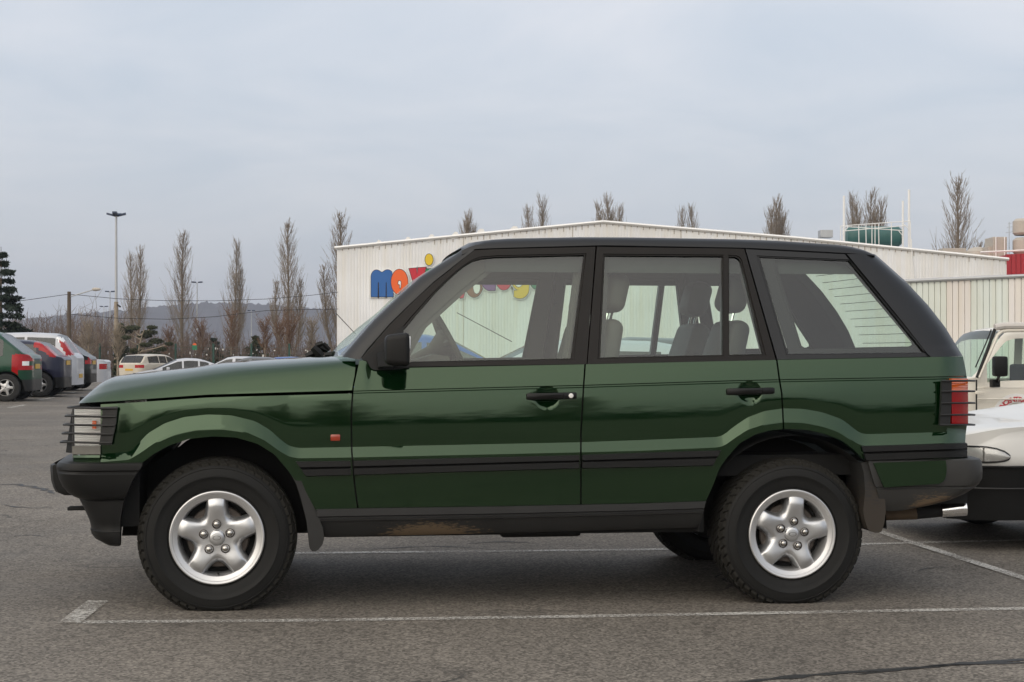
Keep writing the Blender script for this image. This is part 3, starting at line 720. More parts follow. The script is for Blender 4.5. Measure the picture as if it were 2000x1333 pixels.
gi = prism_px('bumper_insert', 'green_paint', [(1706, 904.5), (1780, 902), (1847, 899.5), (1849, 912), (1848.5, 925), (1846, 935), (1842, 941), (1834, 945.5), (1780, 949), (1727, 952.5), (1719, 935)], -0.046, -0.03, car)
mirror_of(gi)
ff = prism_px('mud_flap', 'flap_muddy', [(566, 923), (582, 925.6), (589, 940), (596, 958), (606, 977), (615, 995), (624, 1014), (631, 1033), (633, 1053), (630, 1064), (622, 1074), (616, 1077.5), (610, 1077.5), (605, 1072), (603, 1062), (600.5, 1035), (598.6, 1018), (587, 972), (578, 945)], -0.024, 0.22, car)
rf = prism_px('mud_flap', 'flap_muddy', [(1682, 905), (1690, 903), (1700, 905), (1709, 920), (1722, 942), (1728, 964), (1730, 1000), (1727, 1023), (1722, 1038), (1716, 1041), (1709, 1041), (1701, 1038), (1695, 1033), (1689, 1015), (1686, 1000), (1690, 960), (1687, 925)], -0.020, 0.24, car)
mirror_of(ff); mirror_of(rf)
ex_ = MB(); a, b = C(1725, 1004, 0.30), C(1790, 1002, 0.26)
ex_.tube([a, b], [0.034, 0.034], 14).build('exhaust_pipe', 'pipe_rusty', car)
MB().tube([C(1788, 1002, 0.26), C(1840, 998, 0.24)], [0.033, 0.031], 14).build('exhaust_sleeve', 'dark_under', car)
tp = MB(); a, b = C(1838, 997.5, 0.23), C(1886, 993, 0.21); ax = (b-a).normalized()
tp.tube([a, b-ax*0.008, b, b, b-ax*0.03, a+ax*0.02], [0.034, 0.039, 0.038, 0.034, 0.032, 0.03], 20, cap=False).build('exhaust_tip', 'chrome', car, True, 50)

# ---- lamps
def lamp_grid(x0, x1, y0, y1, dd, nx_, ny_, ridge=0.0, wrapd=0.0):
    rows = []
    for j in range(ny_+1):
        y = y0+(y1-y0)*j/ny_; r = []
        for i in range(nx_+1):
            x = x1+(x0-x1)*i/nx_
            r.append(C(x, y, -0.012+(0.11*((230-x)/95)**2.2 if x < 230 else 0)+dd+(ridge if j % 2 else 0)))
        e = r[-1]
        if wrapd: r += [Vector((e.x-0.012, e.y+0.05, e.z)), Vector((e.x-0.03, e.y+0.15, e.z)), Vector((e.x-0.04, e.y+wrapd, e.z))]
        rows.append([off(r[0], 0.03)]+r)
    return rows
hb = MB().grid(lamp_grid(146, 197, 799, 870, 0.045, 14, 44, 0.012, 0.30)).build('headlight', 'lamp_reflector', car, True, 20, merge=False)
rows = lamp_grid(142.5, 198, 798, 870.5, 0.004, 12, 6, 0, 0.32)
rows = [[off(p, 0.03) for p in rows[0]]]+rows+[[off(p, 0.03) for p in rows[-1]]]
hl_ = MB().grid(rows).build('headlight_lens', 'clear_lens', hb, True, 40, merge=False)
am = MB().grid(lamp_grid(180, 188, 822, 838, 0.037, 4, 8, 0.004)).build('indicator_bulb', 'amber_lens', hb, True, 30, merge=False)
mir_h = mirror_of(hb); mirror_of(hl_, mir_h); mirror_of(am, mir_h)
rows = lamp_grid(141, 196, 871.5, 888, 0.004, 10, 3, 0, 0.34); rows = [[off(p, 0.03) for p in rows[0]]]+rows+[[off(p, 0.03) for p in rows[-1]]]
il = MB().grid(rows).build('indicator_lens', 'grey_lens', car, True, 30, merge=False); mirror_of(il)
rows = lamp_grid(143, 195.3, 889.5, 903.5, -0.004, 10, 3, 0, 0.36)
rows[1] = [off(p, -0.006) for p in rows[1]]; rows = [[off(p, 0.03) for p in rows[0]]]+rows
lp = MB().grid(rows).build('lamp_apron', 'green_paint', car, True, 30, merge=False); mirror_of(lp)
pl_ = prism_px('guard_plate', 'grey_plastic', [(200, 795.5), (229.5, 794.5), (226, 830), (217.5, 869.5), (193.5, 869.5), (198, 840), (199.5, 815)], -0.030, -0.012, car, lambda x, y: (0.11*((230-x)/95)**2.2 if x < 230 else 0))
mirror_of(pl_)
for y, xl in ((797.3, 132), (813.8, 127), (831, 123.5), (848, 121), (865, 117.5)):
    xr = 230-(y-797)*0.17
    pts = [C(xr, y+0.6, -0.030), C(200, y+0.4, -0.030), C(178, y, -0.012), C(158, y-0.4, 0.015), C(142, y-1, 0.05), C(xl+7, y-1, 0.09), C(xl+1, y-1, 0.13)]
    e = pts[-1]; pts += [Vector((e.x-0.002, e.y+0.05, e.z)), Vector((e.x+0.02, e.y+0.10, e.z)), Vector((e.x+0.035, e.y+0.28, e.z))]
    g = MB().tube(pts, 0.0052, 7).build('guard_bar', 'grey_plastic', car, True, 60); mirror_of(g)
p0 = C(146, 840, 0.22); q = MB().box(p0.x-0.10, p0.x-0.085, 0.13, 0.165, C(0, 884, .2).z+0.0, C(0, 797, .2).z, bev=0.004)
q = MB(); rr = []
for y, x in ((799, 141), (815, 138.5), (840, 135), (866, 131), (884, 128.5), (885, 136)):
    p = C(x, y, 0.17); rr.append([Vector((p.x, p.y, p.z)), Vector((p.x+0.045, p.y-0.045, p.z)), Vector((p.x+0.05, p.y+0.0, p.z)), Vector((p.x+0.01, p.y+0.04, p.z))])
gp = MB().grid(rr, closed=True).build('guard_plate', 'black_plastic', car, True, 30, merge=False); mirror_of(gp)
# grille and front panel (seen only from further round)
fp = MB(); s0 = C(150, 800, 0.2).x
fp.box(s0, s0+0.05, 0.28, 2*DC-0.28, C(0, 900, .9).z, C(0, 775, .4).z)
grl = fp.build('grille', 'black_plastic', car, False)
for i in range(5): MB().box(s0-0.012, s0, 0.55, 2*DC-0.55, 0.76+0.035*i, 0.772+0.035*i).build('slat', 'grey_plastic', grl, False)
# rear lamps
tl = None
def rear_grid(x0, x1, y0, y1, dd, ridge):
    rows = []; ny_ = 14
    for j in range(ny_+1):
        y = y0+(y1-y0)*j/ny_; r = []
        for i in range(9):
            x = x0+(x1-x0)*i/8
            r.append(C(x, y, -0.008+0.10*(max(0, x-1835)/55)**2.4+dd-(ridge if j % 2 else 0)))
        e = r[-1]
        rows.append([off(r[0], 0.03)]+r+[Vector((e.x+0.004, e.y+0.06, e.z)), Vector((e.x-0.02, e.y+0.12, e.z))])
    return [[off(p, 0.03) for p in rows[0]]]+rows+[[off(p, 0.03) for p in rows[-1]]]
ra = MB().grid(rear_grid(1858.5, 1890.5, 740, 764.5, -0.010, 0.003)).build('rear_lamp', 'amber_lens', car, True, 25, merge=False); ra['label'] = 'orange rear indicator lens'
rb = MB().grid(rear_grid(1859, 1891, 764.8, 828, -0.010, 0.002)).build('rear_lamp', 'red_lens', car, True, 25, merge=False); rb['label'] = 'red rear lamp lens'
rg = prism_px('guard_plate', 'grey_plastic', [(1840, 744), (1859, 744), (1858.5, 790), (1855.5, 831), (1836, 831), (1838.5, 790)], -0.034, -0.014, car, lambda x, y: 0.10*(max(0, x-1835)/55)**2.4)
for o in (ra, rb, rg): mirror_of(o)
for y, xl in ((744.5, 1838.5), (765, 1838), (788, 1837.5), (811, 1836.5), (830.5, 1835.5)):
    pts = [C(xl, y, -0.038), C(1858, y-0.3, -0.036), C(1878, y-0.4, -0.012), C(1892, y-0.4, 0.03), C(1903.5, y-0.3, 0.08)]
    e = pts[-1]; pts += [Vector((e.x+0.002, e.y+0.04, e.z)), Vector((e.x-0.01, e.y+0.12, e.z)), Vector((e.x-0.03, e.y+0.2, e.z))]
    g = MB().tube(pts, 0.0048, 7).build('guard_bar', 'grey_plastic', car, True, 60); mirror_of(g)
# side marker, handles, lock
mk = C(655, 855, Dside(655, 855)); MB().box(mk.x-0.023, mk.x+0.023, mk.y-0.016, mk.y+0.01, mk.z-0.0155, mk.z+0.0155, bev=0.006).build('side_marker', 'marker_red', fender, True, 40)
for x0, x1, y0, pr, lock in ((1029, 1128, 774.5, fdoor, True), (1421, 1515, 765, rdoor, False)):
    a, b = C(x0, y0+1, -0.02), C(x1, y0-1, -0.02)
    rows = []
    for t, hh, bulge in ((0, 0.011, 0), (0.01, 0.014, 0.016), (0.06, 0.0165, 0.022), (0.16, 0.0165, 0.026), (0.5, 0.0155, 0.032), (0.72, 0.0165, 0.030), (0.725, 0.0165, 0.024), (0.73, 0.0165, 0.030), (0.95, 0.0165, 0.024), (0.99, 0.014, 0.018), (1, 0.011, 0)):
        p = a.lerp(b, t); dd = Dside(x0-4, y0)
        rows.append([Vector((p.x, dd+0.004-bulge*0.2, p.z-hh)), Vector((p.x, dd-bulge*0.8, p.z-hh*0.85)), Vector((p.x, dd-bulge, p.z-hh*0.4)), Vector((p.x, dd-bulge, p.z+hh*0.5)), Vector((p.x, dd-bulge*0.75, p.z+hh)), Vector((p.x, dd+0.004-bulge*0.2, p.z+hh))])
    h_ = MB().grid(rows, closed=True).build('door_handle', 'black_plastic', pr, True, 40, merge=False)
    mirror_of(h_, FAR_D if pr is fdoor else FAR_R)
    if lock:
        c = C(1115.5, 773.5, -0.02); MB().lathe([(0.0001, -0.008), (0.008, -0.008), (0.0115, -0.005), (0.0115, 0.006)], 20, c=(c.x, Dside(1140, 770)-0.024, c.z)).build('lock_barrel', 'white_dot', pr)
# door mirror
sl_ = prism_px('mirror_base', 'black_plastic', [(706, 703), (788, 636), (789, 700), (800, 718.5), (770, 722.5), (740, 723.5), (731, 723), (725, 720), (721, 714), (719, 707), (716, 705)], -0.016, 0.02, fdoor, Dg)
mh = MB(); c = C(775, 683, -0.12)
bm = bmesh.new(); bmesh.ops.create_cube(bm, size=1)
for q in bm.verts:
    q.co = Vector((q.co.x*0.112*(1), q.co.y*0.20, q.co.z*(0.158 if q.co.x > 0 else 0.135)))
    if q.co.x < 0: q.co.y *= 0.86; q.co.z -= 0.002
bmesh.ops.bevel(bm, geom=bm.edges[:], offset=0.026, segments=4, profile=0.55, affect='EDGES')
bm.verts.index_update(); mh.add([(q.co+c)[:] for q in bm.verts], [[q.index for q in f.verts] for f in bm.faces]); bm.free()
mh = mh.build('door_mirror', 'black_plastic', fdoor, True, 50)
mg = MB().box(c.x+0.0535, c.x+0.0585, c.y-0.08, c.y+0.08, c.z-0.06, c.z+0.06, bev=0.002).build('mirror_glass', 'chrome', fdoor, True, 40)
ma_ = MB().grid([[C(736, 690, 0.05), C(736, 690, 0.0), C(738, 718, -0.01), C(738, 719, 0.05)], [C(745, 686, 0.0), C(745, 686, -0.03), C(745, 716, -0.04), C(745, 718, 0.03)], [C(768, 684, -0.02), C(768, 684, -0.08), C(768, 716, -0.08), C(768, 718, -0.02)]], closed=True).build('mirror_arm', 'black_plastic', fdoor, True, 40, merge=False)
for o in (sl_, mh, mg, ma_): mirror_of(o, FAR_D)

# ---- inside
def seat(cx_, cy_, back_lean=0.22, hr=True, w=0.5, mat='seat_leather'):
    s = MB().box(cx_-0.45, cx_+0.05, cy_-w/2, cy_+w/2, 0.70, 0.86, bev=0.05).build('seat_cushion', mat, car, True, 60)
    bm = bmesh.new(); bmesh.ops.create_cube(bm, size=1)
    for q in bm.verts: q.co = Vector((q.co.x*(0.15 if q.co.z < 0 else 0.10), q.co.y*w*(1 if q.co.z < 0 else 0.84), q.co.z*0.60))
    bmesh.ops.bevel(bm, geom=bm.edges[:], offset=0.045, segments=4, profile=0.5, affect='EDGES')
    rot = Matrix.Rotation(back_lean, 4, 'Y')
    for q in bm.verts: q.co = rot @ q.co+Vector((cx_+0.10, cy_, 1.08))
    bm.verts.index_update(); b = MB().add([q.co[:] for q in bm.verts], [[q.index for q in f.verts] for f in bm.faces]).build('seat_back', mat, car, True, 60); bm.free()
    if hr:
        bm = bmesh.new(); bmesh.ops.create_cube(bm, size=1)
        for q in bm.verts: q.co = Vector((q.co.x*0.12, q.co.y*0.27, q.co.z*0.20))
        bmesh.ops.bevel(bm, geom=bm.edges[:], offset=0.05, segments=5, profile=0.5, affect='EDGES')
        for q in bm.verts: q.co = rot @ q.co+Vector((cx_+0.185, cy_, 1.51))
        bm.verts.index_update(); MB().add([q.co[:] for q in bm.verts], [[q.index for q in f.verts] for f in bm.faces]).build('headrest', mat, b, True, 60); bm.free()
        for k in (-0.06, 0.06): MB().tube([(cx_+0.155, cy_+k, 1.34), (cx_+0.18, cy_+k, 1.44)], 0.007, 6).build('headrest_post', 'chrome', b)
fs = C(1193, 600, 0.45).x-0.175
seat(fs, 0.46); seat(fs, 2*DC-0.46)
rs = C(1422, 615, 0.50).x-0.16
seat(rs, 0.50, 0.28, True, 0.52, 'seat_dark'); seat(rs, 2*DC-0.50, 0.28, True, 0.52, 'seat_dark')
dsh = MB(); a = C(800, 712, 0.5)
dpts = [(-0.22, 1.02), (-0.20, 1.155), (0.02, 1.175), (0.10, 1.20), (0.17, 1.19), (0.19, 1.12), (0.20, 0.95), (-0.2, 0.9)]
dsh.prism(dpts, lambda p, d: Vector((a.x+p[0], d, p[1])), 0.16, 2*DC-0.16).build('dashboard', 'interior_grey', car, True, 30)
st = MB(); cc = C(876, 668, 0.47); tr = Matrix.Rotation(R(62), 4, 'Y')
ring = []
for i in range(40):
    t = 2*math.pi*i/40; row = []
    for k in range(8):
        p = 2*math.pi*k/8; r_ = 0.185+0.0145*math.cos(p)
        row.append(Vector(cc)+(tr @ Vector((r_*math.cos(t), r_*math.sin(t), 0.0145*math.sin(p)))))
    ring.append(row)
ring.append(ring[0]); st.grid(ring, closed=True)
for t in (0.3, math.pi-0.3, -math.pi/2):
    st.tube([Vector(cc)+tr @ Vector((0, 0, -0.03)), Vector(cc)+tr @ Vector((0.18*math.cos(t), 0.18*math.sin(t), 0))], 0.018, 6)
hubv = MB().lathe([(0.0001, -0.02), (0.06, -0.015), (0.075, 0.02), (0.03, 0.1), (0.03, 0.25)], 20, axis='z')
st.add([Vector(cc)+tr @ Vector((v[0], v[1], -v[2])) for v in hubv.v], hubv.f)
st.build('steering_wheel', 'interior_grey', car, True, 50)
MB().box(C(800, 700, .4).x-0.1, C(1840, 700, .4).x-0.1, 0.16, 2*DC-0.16, 0.60, 0.70).build('cabin_floor', 'dark_under', car, False)
# parcel cover and central mirror
MB().box(rs+0.3, rs+0.85, 0.2, 2*DC-0.2, 1.10, 1.115).build('parcel_shelf', 'interior_grey', car, False)
im = C(905, 545, DC); MB().box(im.x-0.015, im.x+0.015, DC-0.12, DC+0.12, 1.55, 1.61, bev=0.012).build('interior_mirror', 'interior_grey', car)

# ---- wheels
WF, WR = C(423, 1052, 0.0), C(1550, 1044.7, 0.0)
gF = -0.0085*(OX); gR = -0.0085*(OX+2.747*ex)
def wheel(cx_, cz, rotdeg, gl, far=False):
    w = empty('wheel', (cx_, 0 if not far else 2*DC, cz), 0 if not far else math.pi, car)
    rim0 = cz-gl                                        # loaded radius
    def flat(v):
        o = []
        for x, y, z in v:
            if z < -rim0+0.001:
                ov = -rim0-z; z = -rim0+0.001*random.random(); x *= 1+ov*0.15
            elif z < -rim0+0.09 and (y < 0.07):
                y -= 0.012*(1-(z+rim0)/0.09)*max(0, 1-abs(x)/0.25)
            o.append((x, y, z))
        return o
    side = [(0.210, 0.050), (0.213, 0.034), (0.222, 0.026), (0.228, 0.027), (0.232, 0.021), (0.262, 0.013), (0.285, 0.0105), (0.287, 0.0085), (0.292, 0.0085), (0.294, 0.011), (0.315, 0.015), (0.326, 0.019), (0.328, 0.0165), (0.334, 0.019), (0.343, 0.027), (0.352, 0.037), (0.358, 0.052)]
    side = [(r_*0.982, a_) for r_, a_ in side[:-2]]+[(0.338, 0.036), (0.345, 0.052)]
    prof = side+[(0.349, 0.08), (0.351, 0.139)]+[(r, 0.278-a) for r, a in reversed(side)]
    ty = MB().lathe(prof, 96); ty.v = flat(ty.v)
    ty.build('tyre', 'tyre_rubber', w, True, 40, merge=False)
    tb = MB(); NB = 50
    for k in range(NB):
        t0 = 2*math.pi*k/NB
        for y0, y1, r0, r1, ph, dt in ((0.026, 0.050, 0.330, 0.3595, 0.0, 0.36), (0.050, 0.088, 0.340, 0.3645, 0.0, 0.38), (0.092, 0.122, 0.345, 0.366, 0.45, 0.40), (0.126, 0.154, 0.345, 0.3665, 0.1, 0.40), (0.158, 0.188, 0.345, 0.366, 0.6, 0.40), (0.192, 0.248, 0.340, 0.364, 0.2, 0.38)):
            t = t0+ph*2*math.pi/NB; a = dt*2*math.pi/NB
            sk = 0.25*2*math.pi/NB
            vs = []
            for yy, rr_, s_ in ((y0, (r1 if y0 > 0.04 else 0.346), -sk), (y1, r1, sk)):
                for tt in (t-a+s_, t+a+s_):
                    for r_ in (r0, rr_): vs.append((r_*math.cos(tt), yy, r_*math.sin(tt)))
            if y0 < 0.04: vs[0] = (0.322*math.cos(t-a-sk), 0.0215, 0.322*math.sin(t-a-sk)); vs[2] = (0.322*math.cos(t+a-sk), 0.0215, 0.322*math.sin(t+a-sk))
            tb.add(vs, [(0, 1, 3, 2), (4, 6, 7, 5), (0, 4, 5, 1), (2, 3, 7, 6), (1, 5, 7, 3)])
    tb.v = flat(tb.v); tag(tb.build('tread', 'tread_rubber', w, False, merge=False), kind='stuff')
    # rim: lip and barrel, then the five-spoke face
    lip = [(0.170, 0.12), (0.174, 0.05), (0.178, 0.036), (0.181, 0.030), (0.188, 0.027), (0.195, 0.0225), (0.201, 0.021), (0.203, 0.017), (0.212, 0.0145), (0.2165, 0.017), (0.2175, 0.024), (0.214, 0.036), (0.208, 0.05)]
    MB().lathe(lip, 96).build('rim_lip', 'alloy_lip', w, True, 40, merge=False)
    PR = smooth_pl([(0, 0.181), (13.5, 0.181), (16, 0.172), (18.5, 0.157), (21, 0.143), (25, 0.128), (30, 0.118), (36, 0.1145)], 72, 3)
    rows = []; NA = 240
    ks = [0.06, 0.25, 0.40, 0.52, 0.62, 0.72, 0.80, 0.87, 0.93, 0.97, 1.0, 1.0]
    for j in range(NA):
        th = 2*math.pi*j/NA; ph = abs(((math.degrees(th)-90-rotdeg+36) % 72)-36)
        r1 = interp(PR, ph); row = []
        isid = sstep(12, 17, ph)
        for q, k in enumerate(ks):
            r_ = k*r1
            d = 0.030-0.010*sstep(0.06, 0.14, r_)+0.008*sstep(0.155, 0.18, r_)
            e = max(0, (k-0.62)/0.38)
            d += isid*0.030*e**2.6
            # spoke crown: highest on its own axis
            lat = r_*math.sin(R(ph)) if ph < 36 else r_
            d += 0.010*min(1, (lat/0.05))**2*sstep(0.08, 0.13, r_)
            if q == len(ks)-1: d += 0.06
            row.append(Vector((r_*math.cos(th), d, r_*math.sin(th))))
        rows.append(row)
    rows.append(rows[0])
    MB().grid(rows).build('rim_spokes', 'alloy', w, True, 50, merge=True)
    MB().lathe([(0.0001, 0.014), (0.022, 0.0145), (0.031, 0.0165), (0.0355, 0.021), (0.037, 0.030), (0.037, 0.036)], 40).build('hub_cap', 'alloy', w, True, 50, merge=False)
    ov = MB(); orow = []
    for i in range(33):
        t = 2*math.pi*i/32; orow.append([Vector((0.019*k*math.cos(t), 0.0138, 0.010*k*math.sin(t))) for k in (0.86, 1.0)])
    ov.grid(orow).build('cap_emblem', 'rust_disc', w, False)
    for k in range(5):
        t = R(90+rotdeg+72*k); c = (0.063*math.cos(t), 0, 0.063*math.sin(t))
        MB().lathe([(0.0001, 0.008), (0.008, 0.0085), (0.0125, 0.011), (0.0140, 0.016), (0.0142, 0.034)], 6, c=c).build('lug_nut', 'nut_steel', w, True, 40, merge=False)
        MB().lathe([(0.0205, 0.0255), (0.0215, 0.0215), (0.019, 0.020), (0.0175, 0.024), (0.0165, 0.036)], 20, c=c).build('nut_seat', 'rust_disc', w, True, 50, merge=False)
    MB().lathe([(0.03, 0.085), (0.14, 0.085), (0.145, 0.09), (0.145, 0.115), (0.03, 0.115)], 40).build('brake_disc', 'rust_disc', w, True, 40, merge=False)
    MB().lathe([(0.0001, 0.125), (0.205, 0.125), (0.205, 0.25), (0.05, 0.25)], 40).build('hub_backing', 'dark_under', w, True, 40, merge=False)
    vt = R(-88 if rotdeg > -4 else 62); MB().tube([(0.170*math.cos(vt), 0.05, 0.170*math.sin(vt)), (0.166*math.cos(vt), 0.022, 0.166*math.sin(vt))], 0.0045, 8).build('valve', 'seal_black', w)
    # arch liner
    if not far:
        ln = MB(); rows = []
        for i in range(25):
            t = math.pi*i/24
            rows.append([Vector((cx_+0.47*math.cos(t), d, cz+0.02+0.46*math.sin(t))) for d in (0.0, 0.05, 0.40)])
        ln.grid(rows); al_ = ln.build('arch_liner', 'dark_under', car, True, 60, merge=False); mirror_of(al_)
        wb_ = mesh_obj('arch_wall', [(cx_+0.48*math.cos(math.pi*i/16), 0.40, cz-0.03+0.48*math.sin(math.pi*i/16)) for i in range(17)], [tuple(range(17))], 'dark_under', car); mirror_of(wb_)
    return w
wheel(WF.x, WF.z, 1.5, gF); wheel(WR.x, WR.z, -9, gR)
wheel(WF.x, WF.z, 20, gF, True); wheel(WR.x, WR.z, -30, gR, True)
# underneath
ub = MB()
ub.box(WF.x+0.50, WR.x-0.42, 0.10, 2*DC-0.10, 0.335, 0.60)
ub.box(WF.x-0.45, WR.x+1.0, 0.42, 2*DC-0.42, 0.40, 0.68)
x_ = WF.x+0.55
for a, b, z0 in ((0.55, 0.9, 0.325), (0.9, 1.25, 0.345), (1.1, 1.4, 0.315), (1.35, 1.75, 0.30), (1.7, 2.0, 0.32), (2.0, 2.35, 0.325)): ub.box(WF.x+a, WF.x+b, 0.25, 1.2, z0, 0.5, bev=0.02)
ub.tube([(WR.x, 0.2, WR.z), (WR.x, 2*DC-0.2, WR.z)], 0.05, 10); ub.tube([(WF.x, 0.2, WF.z), (WF.x, 2*DC-0.2, WF.z)], 0.05, 10)
ub.tube([(WR.x, 0.42, WR.z), (WR.x-0.75, 0.40, WR.z+0.06)], 0.03, 8)
ub.box(WF.x-0.55, WF.x-0.36, 0.10, 2*DC-0.10, 0.40, 0.75); ub.box(WR.x+0.45, WR.x+0.95, 0.15, 2*DC-0.15, 0.45, 0.75)
ub.build('underbody', 'dark_under', car, False)
# ================================================================== materials of the surroundings
cladding_mat('wall_white', (0.81, 0.82, 0.835), 0.045)
cladding_mat('panel_green', (0.69, 0.745, 0.71), 0.06); cladding_mat('panel_pink', (0.76, 0.735, 0.715), 0.06); cladding_mat('panel_red', (0.42, 0.02, 0.03), 0.15)
pm('trim_white', (0.78, 0.77, 0.75), 0.45, noise=0.06); pm('galvanised', (0.42, 0.43, 0.44), 0.45, 0.4, noise=0.15, nscale=4)
pm('duct_beige', (0.44, 0.40, 0.35), 0.55, noise=0.12); pm('tank_green', (0.035, 0.12, 0.11), 0.4, noise=0.2, nscale=1.5)
pm('sign_blue', (0.012, 0.11, 0.36), 0.4); pm('sign_orange', (0.80, 0.12, 0.012), 0.4); pm('sign_red', (0.52, 0.012, 0.03), 0.4); pm('sign_yellow', (0.72, 0.50, 0.012), 0.4)
pm('sign_black', (0.012, 0.012, 0.03), 0.5); pm('sign_white', (0.82, 0.82, 0.80), 0.5); pm('sign_brown', (0.22, 0.09, 0.035), 0.5); pm('sign_purple', (0.16, 0.06, 0.22), 0.5); pm('sign_green', (0.02, 0.18, 0.09), 0.5)
pm('bark_grey', (0.17, 0.135, 0.10), 0.9, noise=0.3, nscale=3); pm('twig_brown', (0.25, 0.205, 0.16), 0.9, noise=0.3, nscale=0.6); pm('twig_red', (0.125, 0.092, 0.075), 0.9, noise=0.4, nscale=0.15)
pm('twig_orange', (0.17, 0.10, 0.065), 0.9, noise=0.35, nscale=0.5); pm('bark_pale', (0.30, 0.25, 0.19), 0.9, noise=0.2)
pm('needles', (0.018, 0.032, 0.020), 0.85, noise=0.5, nscale=2.5); pm('needles_olive', (0.050, 0.058, 0.026), 0.85, noise=0.5, nscale=2.5); pm('shrub_dark', (0.034, 0.036, 0.020), 0.9, noise=0.6, nscale=0.7)
pm('hill_wood', (0.062, 0.062, 0.076), 0.95, noise=0.7, nscale=0.05)
pm('wood_pole', (0.10, 0.075, 0.055), 0.9, noise=0.3, nscale=4); pm('lamp_blue', (0.015, 0.03, 0.07), 0.4); pm('fence_green', (0.008, 0.05, 0.035), 0.5); pm('cable', (0.03, 0.03, 0.03), 0.7)
pm('soil_grass', (0.075, 0.070, 0.040), 0.95, noise=0.5, nscale=0.3)
pm('plate_yellow', (0.62, 0.36, 0.02), 0.4); pm('plate_white', (0.7, 0.7, 0.68), 0.4); pm('bg_tyre', (0.014, 0.014, 0.014), 0.8); pm('bg_rim', (0.5, 0.5, 0.5), 0.35, 0.7)
for n_, c_ in (('car_green', (0.010, 0.055, 0.030)), ('car_navy', (0.010, 0.012, 0.035)), ('car_silver', (0.52, 0.53, 0.56)), ('car_dark', (0.014, 0.020, 0.020)), ('car_beige', (0.55, 0.50, 0.42)), ('car_white', (0.72, 0.71, 0.68)), ('car_blue', (0.06, 0.13, 0.36)), ('car_red', (0.16, 0.01, 0.012)), ('car_grey', (0.13, 0.135, 0.145)), ('jeep_white', (0.74, 0.70, 0.62))):
    pm(n_, c_, 0.42, 0.15 if 'silver' in n_ or 'grey' in n_ else 0, 0.45, spec=0.25, noise=0.10, nscale=2)
pm('canvas_top', (0.56, 0.53, 0.50), 0.85, noise=0.1)

# ================================================================== ground, lines
xs = [-1500, -400, -120, -60, -40, -30, -25, -22, -19, -16.5, -14, -10, -6, -3, 0, 3, 6, 10, 14, 20, 40, 120, 400, 1500]
ys = [-900, -200, -60, -20, -5, 0, 3, 6, 9, 12, 16, 20, 30, 40, 44, 47, 50, 53, 56, 60, 64, 68, 72, 75, 80, 120, 200, 500, 1800]
gme = MB().grid([[Vector((x, y, gz(x, y))) for x in xs] for y in ys]).build('car_park_asphalt', 'asphalt', None, True, 60, merge=False); tag(gme, kind='structure')
def painted(name, pts, w0, w1=None, lift=0.004):
    """a worn painted line laid on the asphalt through ground points"""
    mb = MB(); rows = []
    P = []
    for a, b in zip(pts, pts[1:]):
        n = max(1, int((b-a).length/0.4)); P += [a.lerp(b, i/n) for i in range(n)]
    P.append(pts[-1])
    for i, p in enumerate(P):
        d = (P[min(i+1, len(P)-1)]-P[max(0, i-1)]); d.z = 0; d.normalize(); s = Vector((-d.y, d.x, 0)); w = w0 if w1 is None else w0+(w1-w0)*i/(len(P)-1)
        a, b = p-s*w/2, p+s*w/2
        rows.append([Vector((a.x, a.y, gz(a.x, a.y)+lift)), Vector((b.x, b.y, gz(b.x, b.y)+lift))])
    o = mb.grid(rows).build(name, 'line_paint', None, False, merge=False); return tag(o, kind='structure')
painted('bay_line', [ground_at(150, 1217), ground_at(620, 1213), ground_at(1050, 1207), ground_at(1450, 1200), ground_at(2000, 1190), ground_at(2600, 1180)], 0.068)
painted('bay_line', [ground_at(136, 1219), ground_at(192, 1176)], 0.10, lift=0.008)
painted('bay_line', [ground_at(560, 1082), ground_at(1250, 1075), ground_at(1690, 1064), ground_at(2300, 1048)], 0.075)
painted('bay_line', [ground_at(1660, 1020), ground_at(1760, 1055), ground_at(1870, 1090), ground_at(2050, 1148)], 0.075, lift=0.008)
for a, b in (((18, 797), (48, 791.5)), ((76, 782), (104, 777)), ((124, 770), (148, 766))): painted('bay_line', [ground_at(*a), ground_at(*b)], 0.12)
painted('bay_line', [ground_at(-60, 785), ground_at(90, 779)], 0.08); painted('bay_line', [ground_at(0, 773), ground_at(130, 768)], 0.08)
pm('tar_black', (0.022, 0.021, 0.020), 0.6)
def crack(name, pts, w, seed, wig=.8):
    r = random.Random(seed); P = []
    for a, b in zip(pts, pts[1:]):
        n = max(2, int((b-a).length/0.06)); P += [a.lerp(b, i/n) for i in range(n)]
    rows = []
    off_ = 0
    for i, p in enumerate(P):
        d = P[min(i+1, len(P)-1)]-P[max(0, i-1)]; d.z = 0; d.normalize(); sv = Vector((-d.y, d.x, 0)); off_ = off_*.8+r.uniform(-1, 1)*w*wig; ww = w*r.uniform(.25, 1.1)*min(1, i/4, (len(P)-1-i)/4)+.0008
        a, b = p+sv*(off_-ww/2), p+sv*(off_+ww/2)
        rows.append([Vector((a.x, a.y, gz(a.x, a.y)+.0025)), Vector((b.x, b.y, gz(b.x, b.y)+.0025))])
    return tag(MB().grid(rows).build(name, 'tar_black', None, False, merge=False), kind='structure')
crack('tar_seam', [ground_at(1340, 1345), ground_at(1560, 1322), ground_at(1800, 1303), ground_at(2100, 1284)], .06, 1, .10)
crack('tar_seam', [ground_at(1640, 1322), ground_at(1850, 1301), ground_at(2100, 1291)], .03, 2, .15)
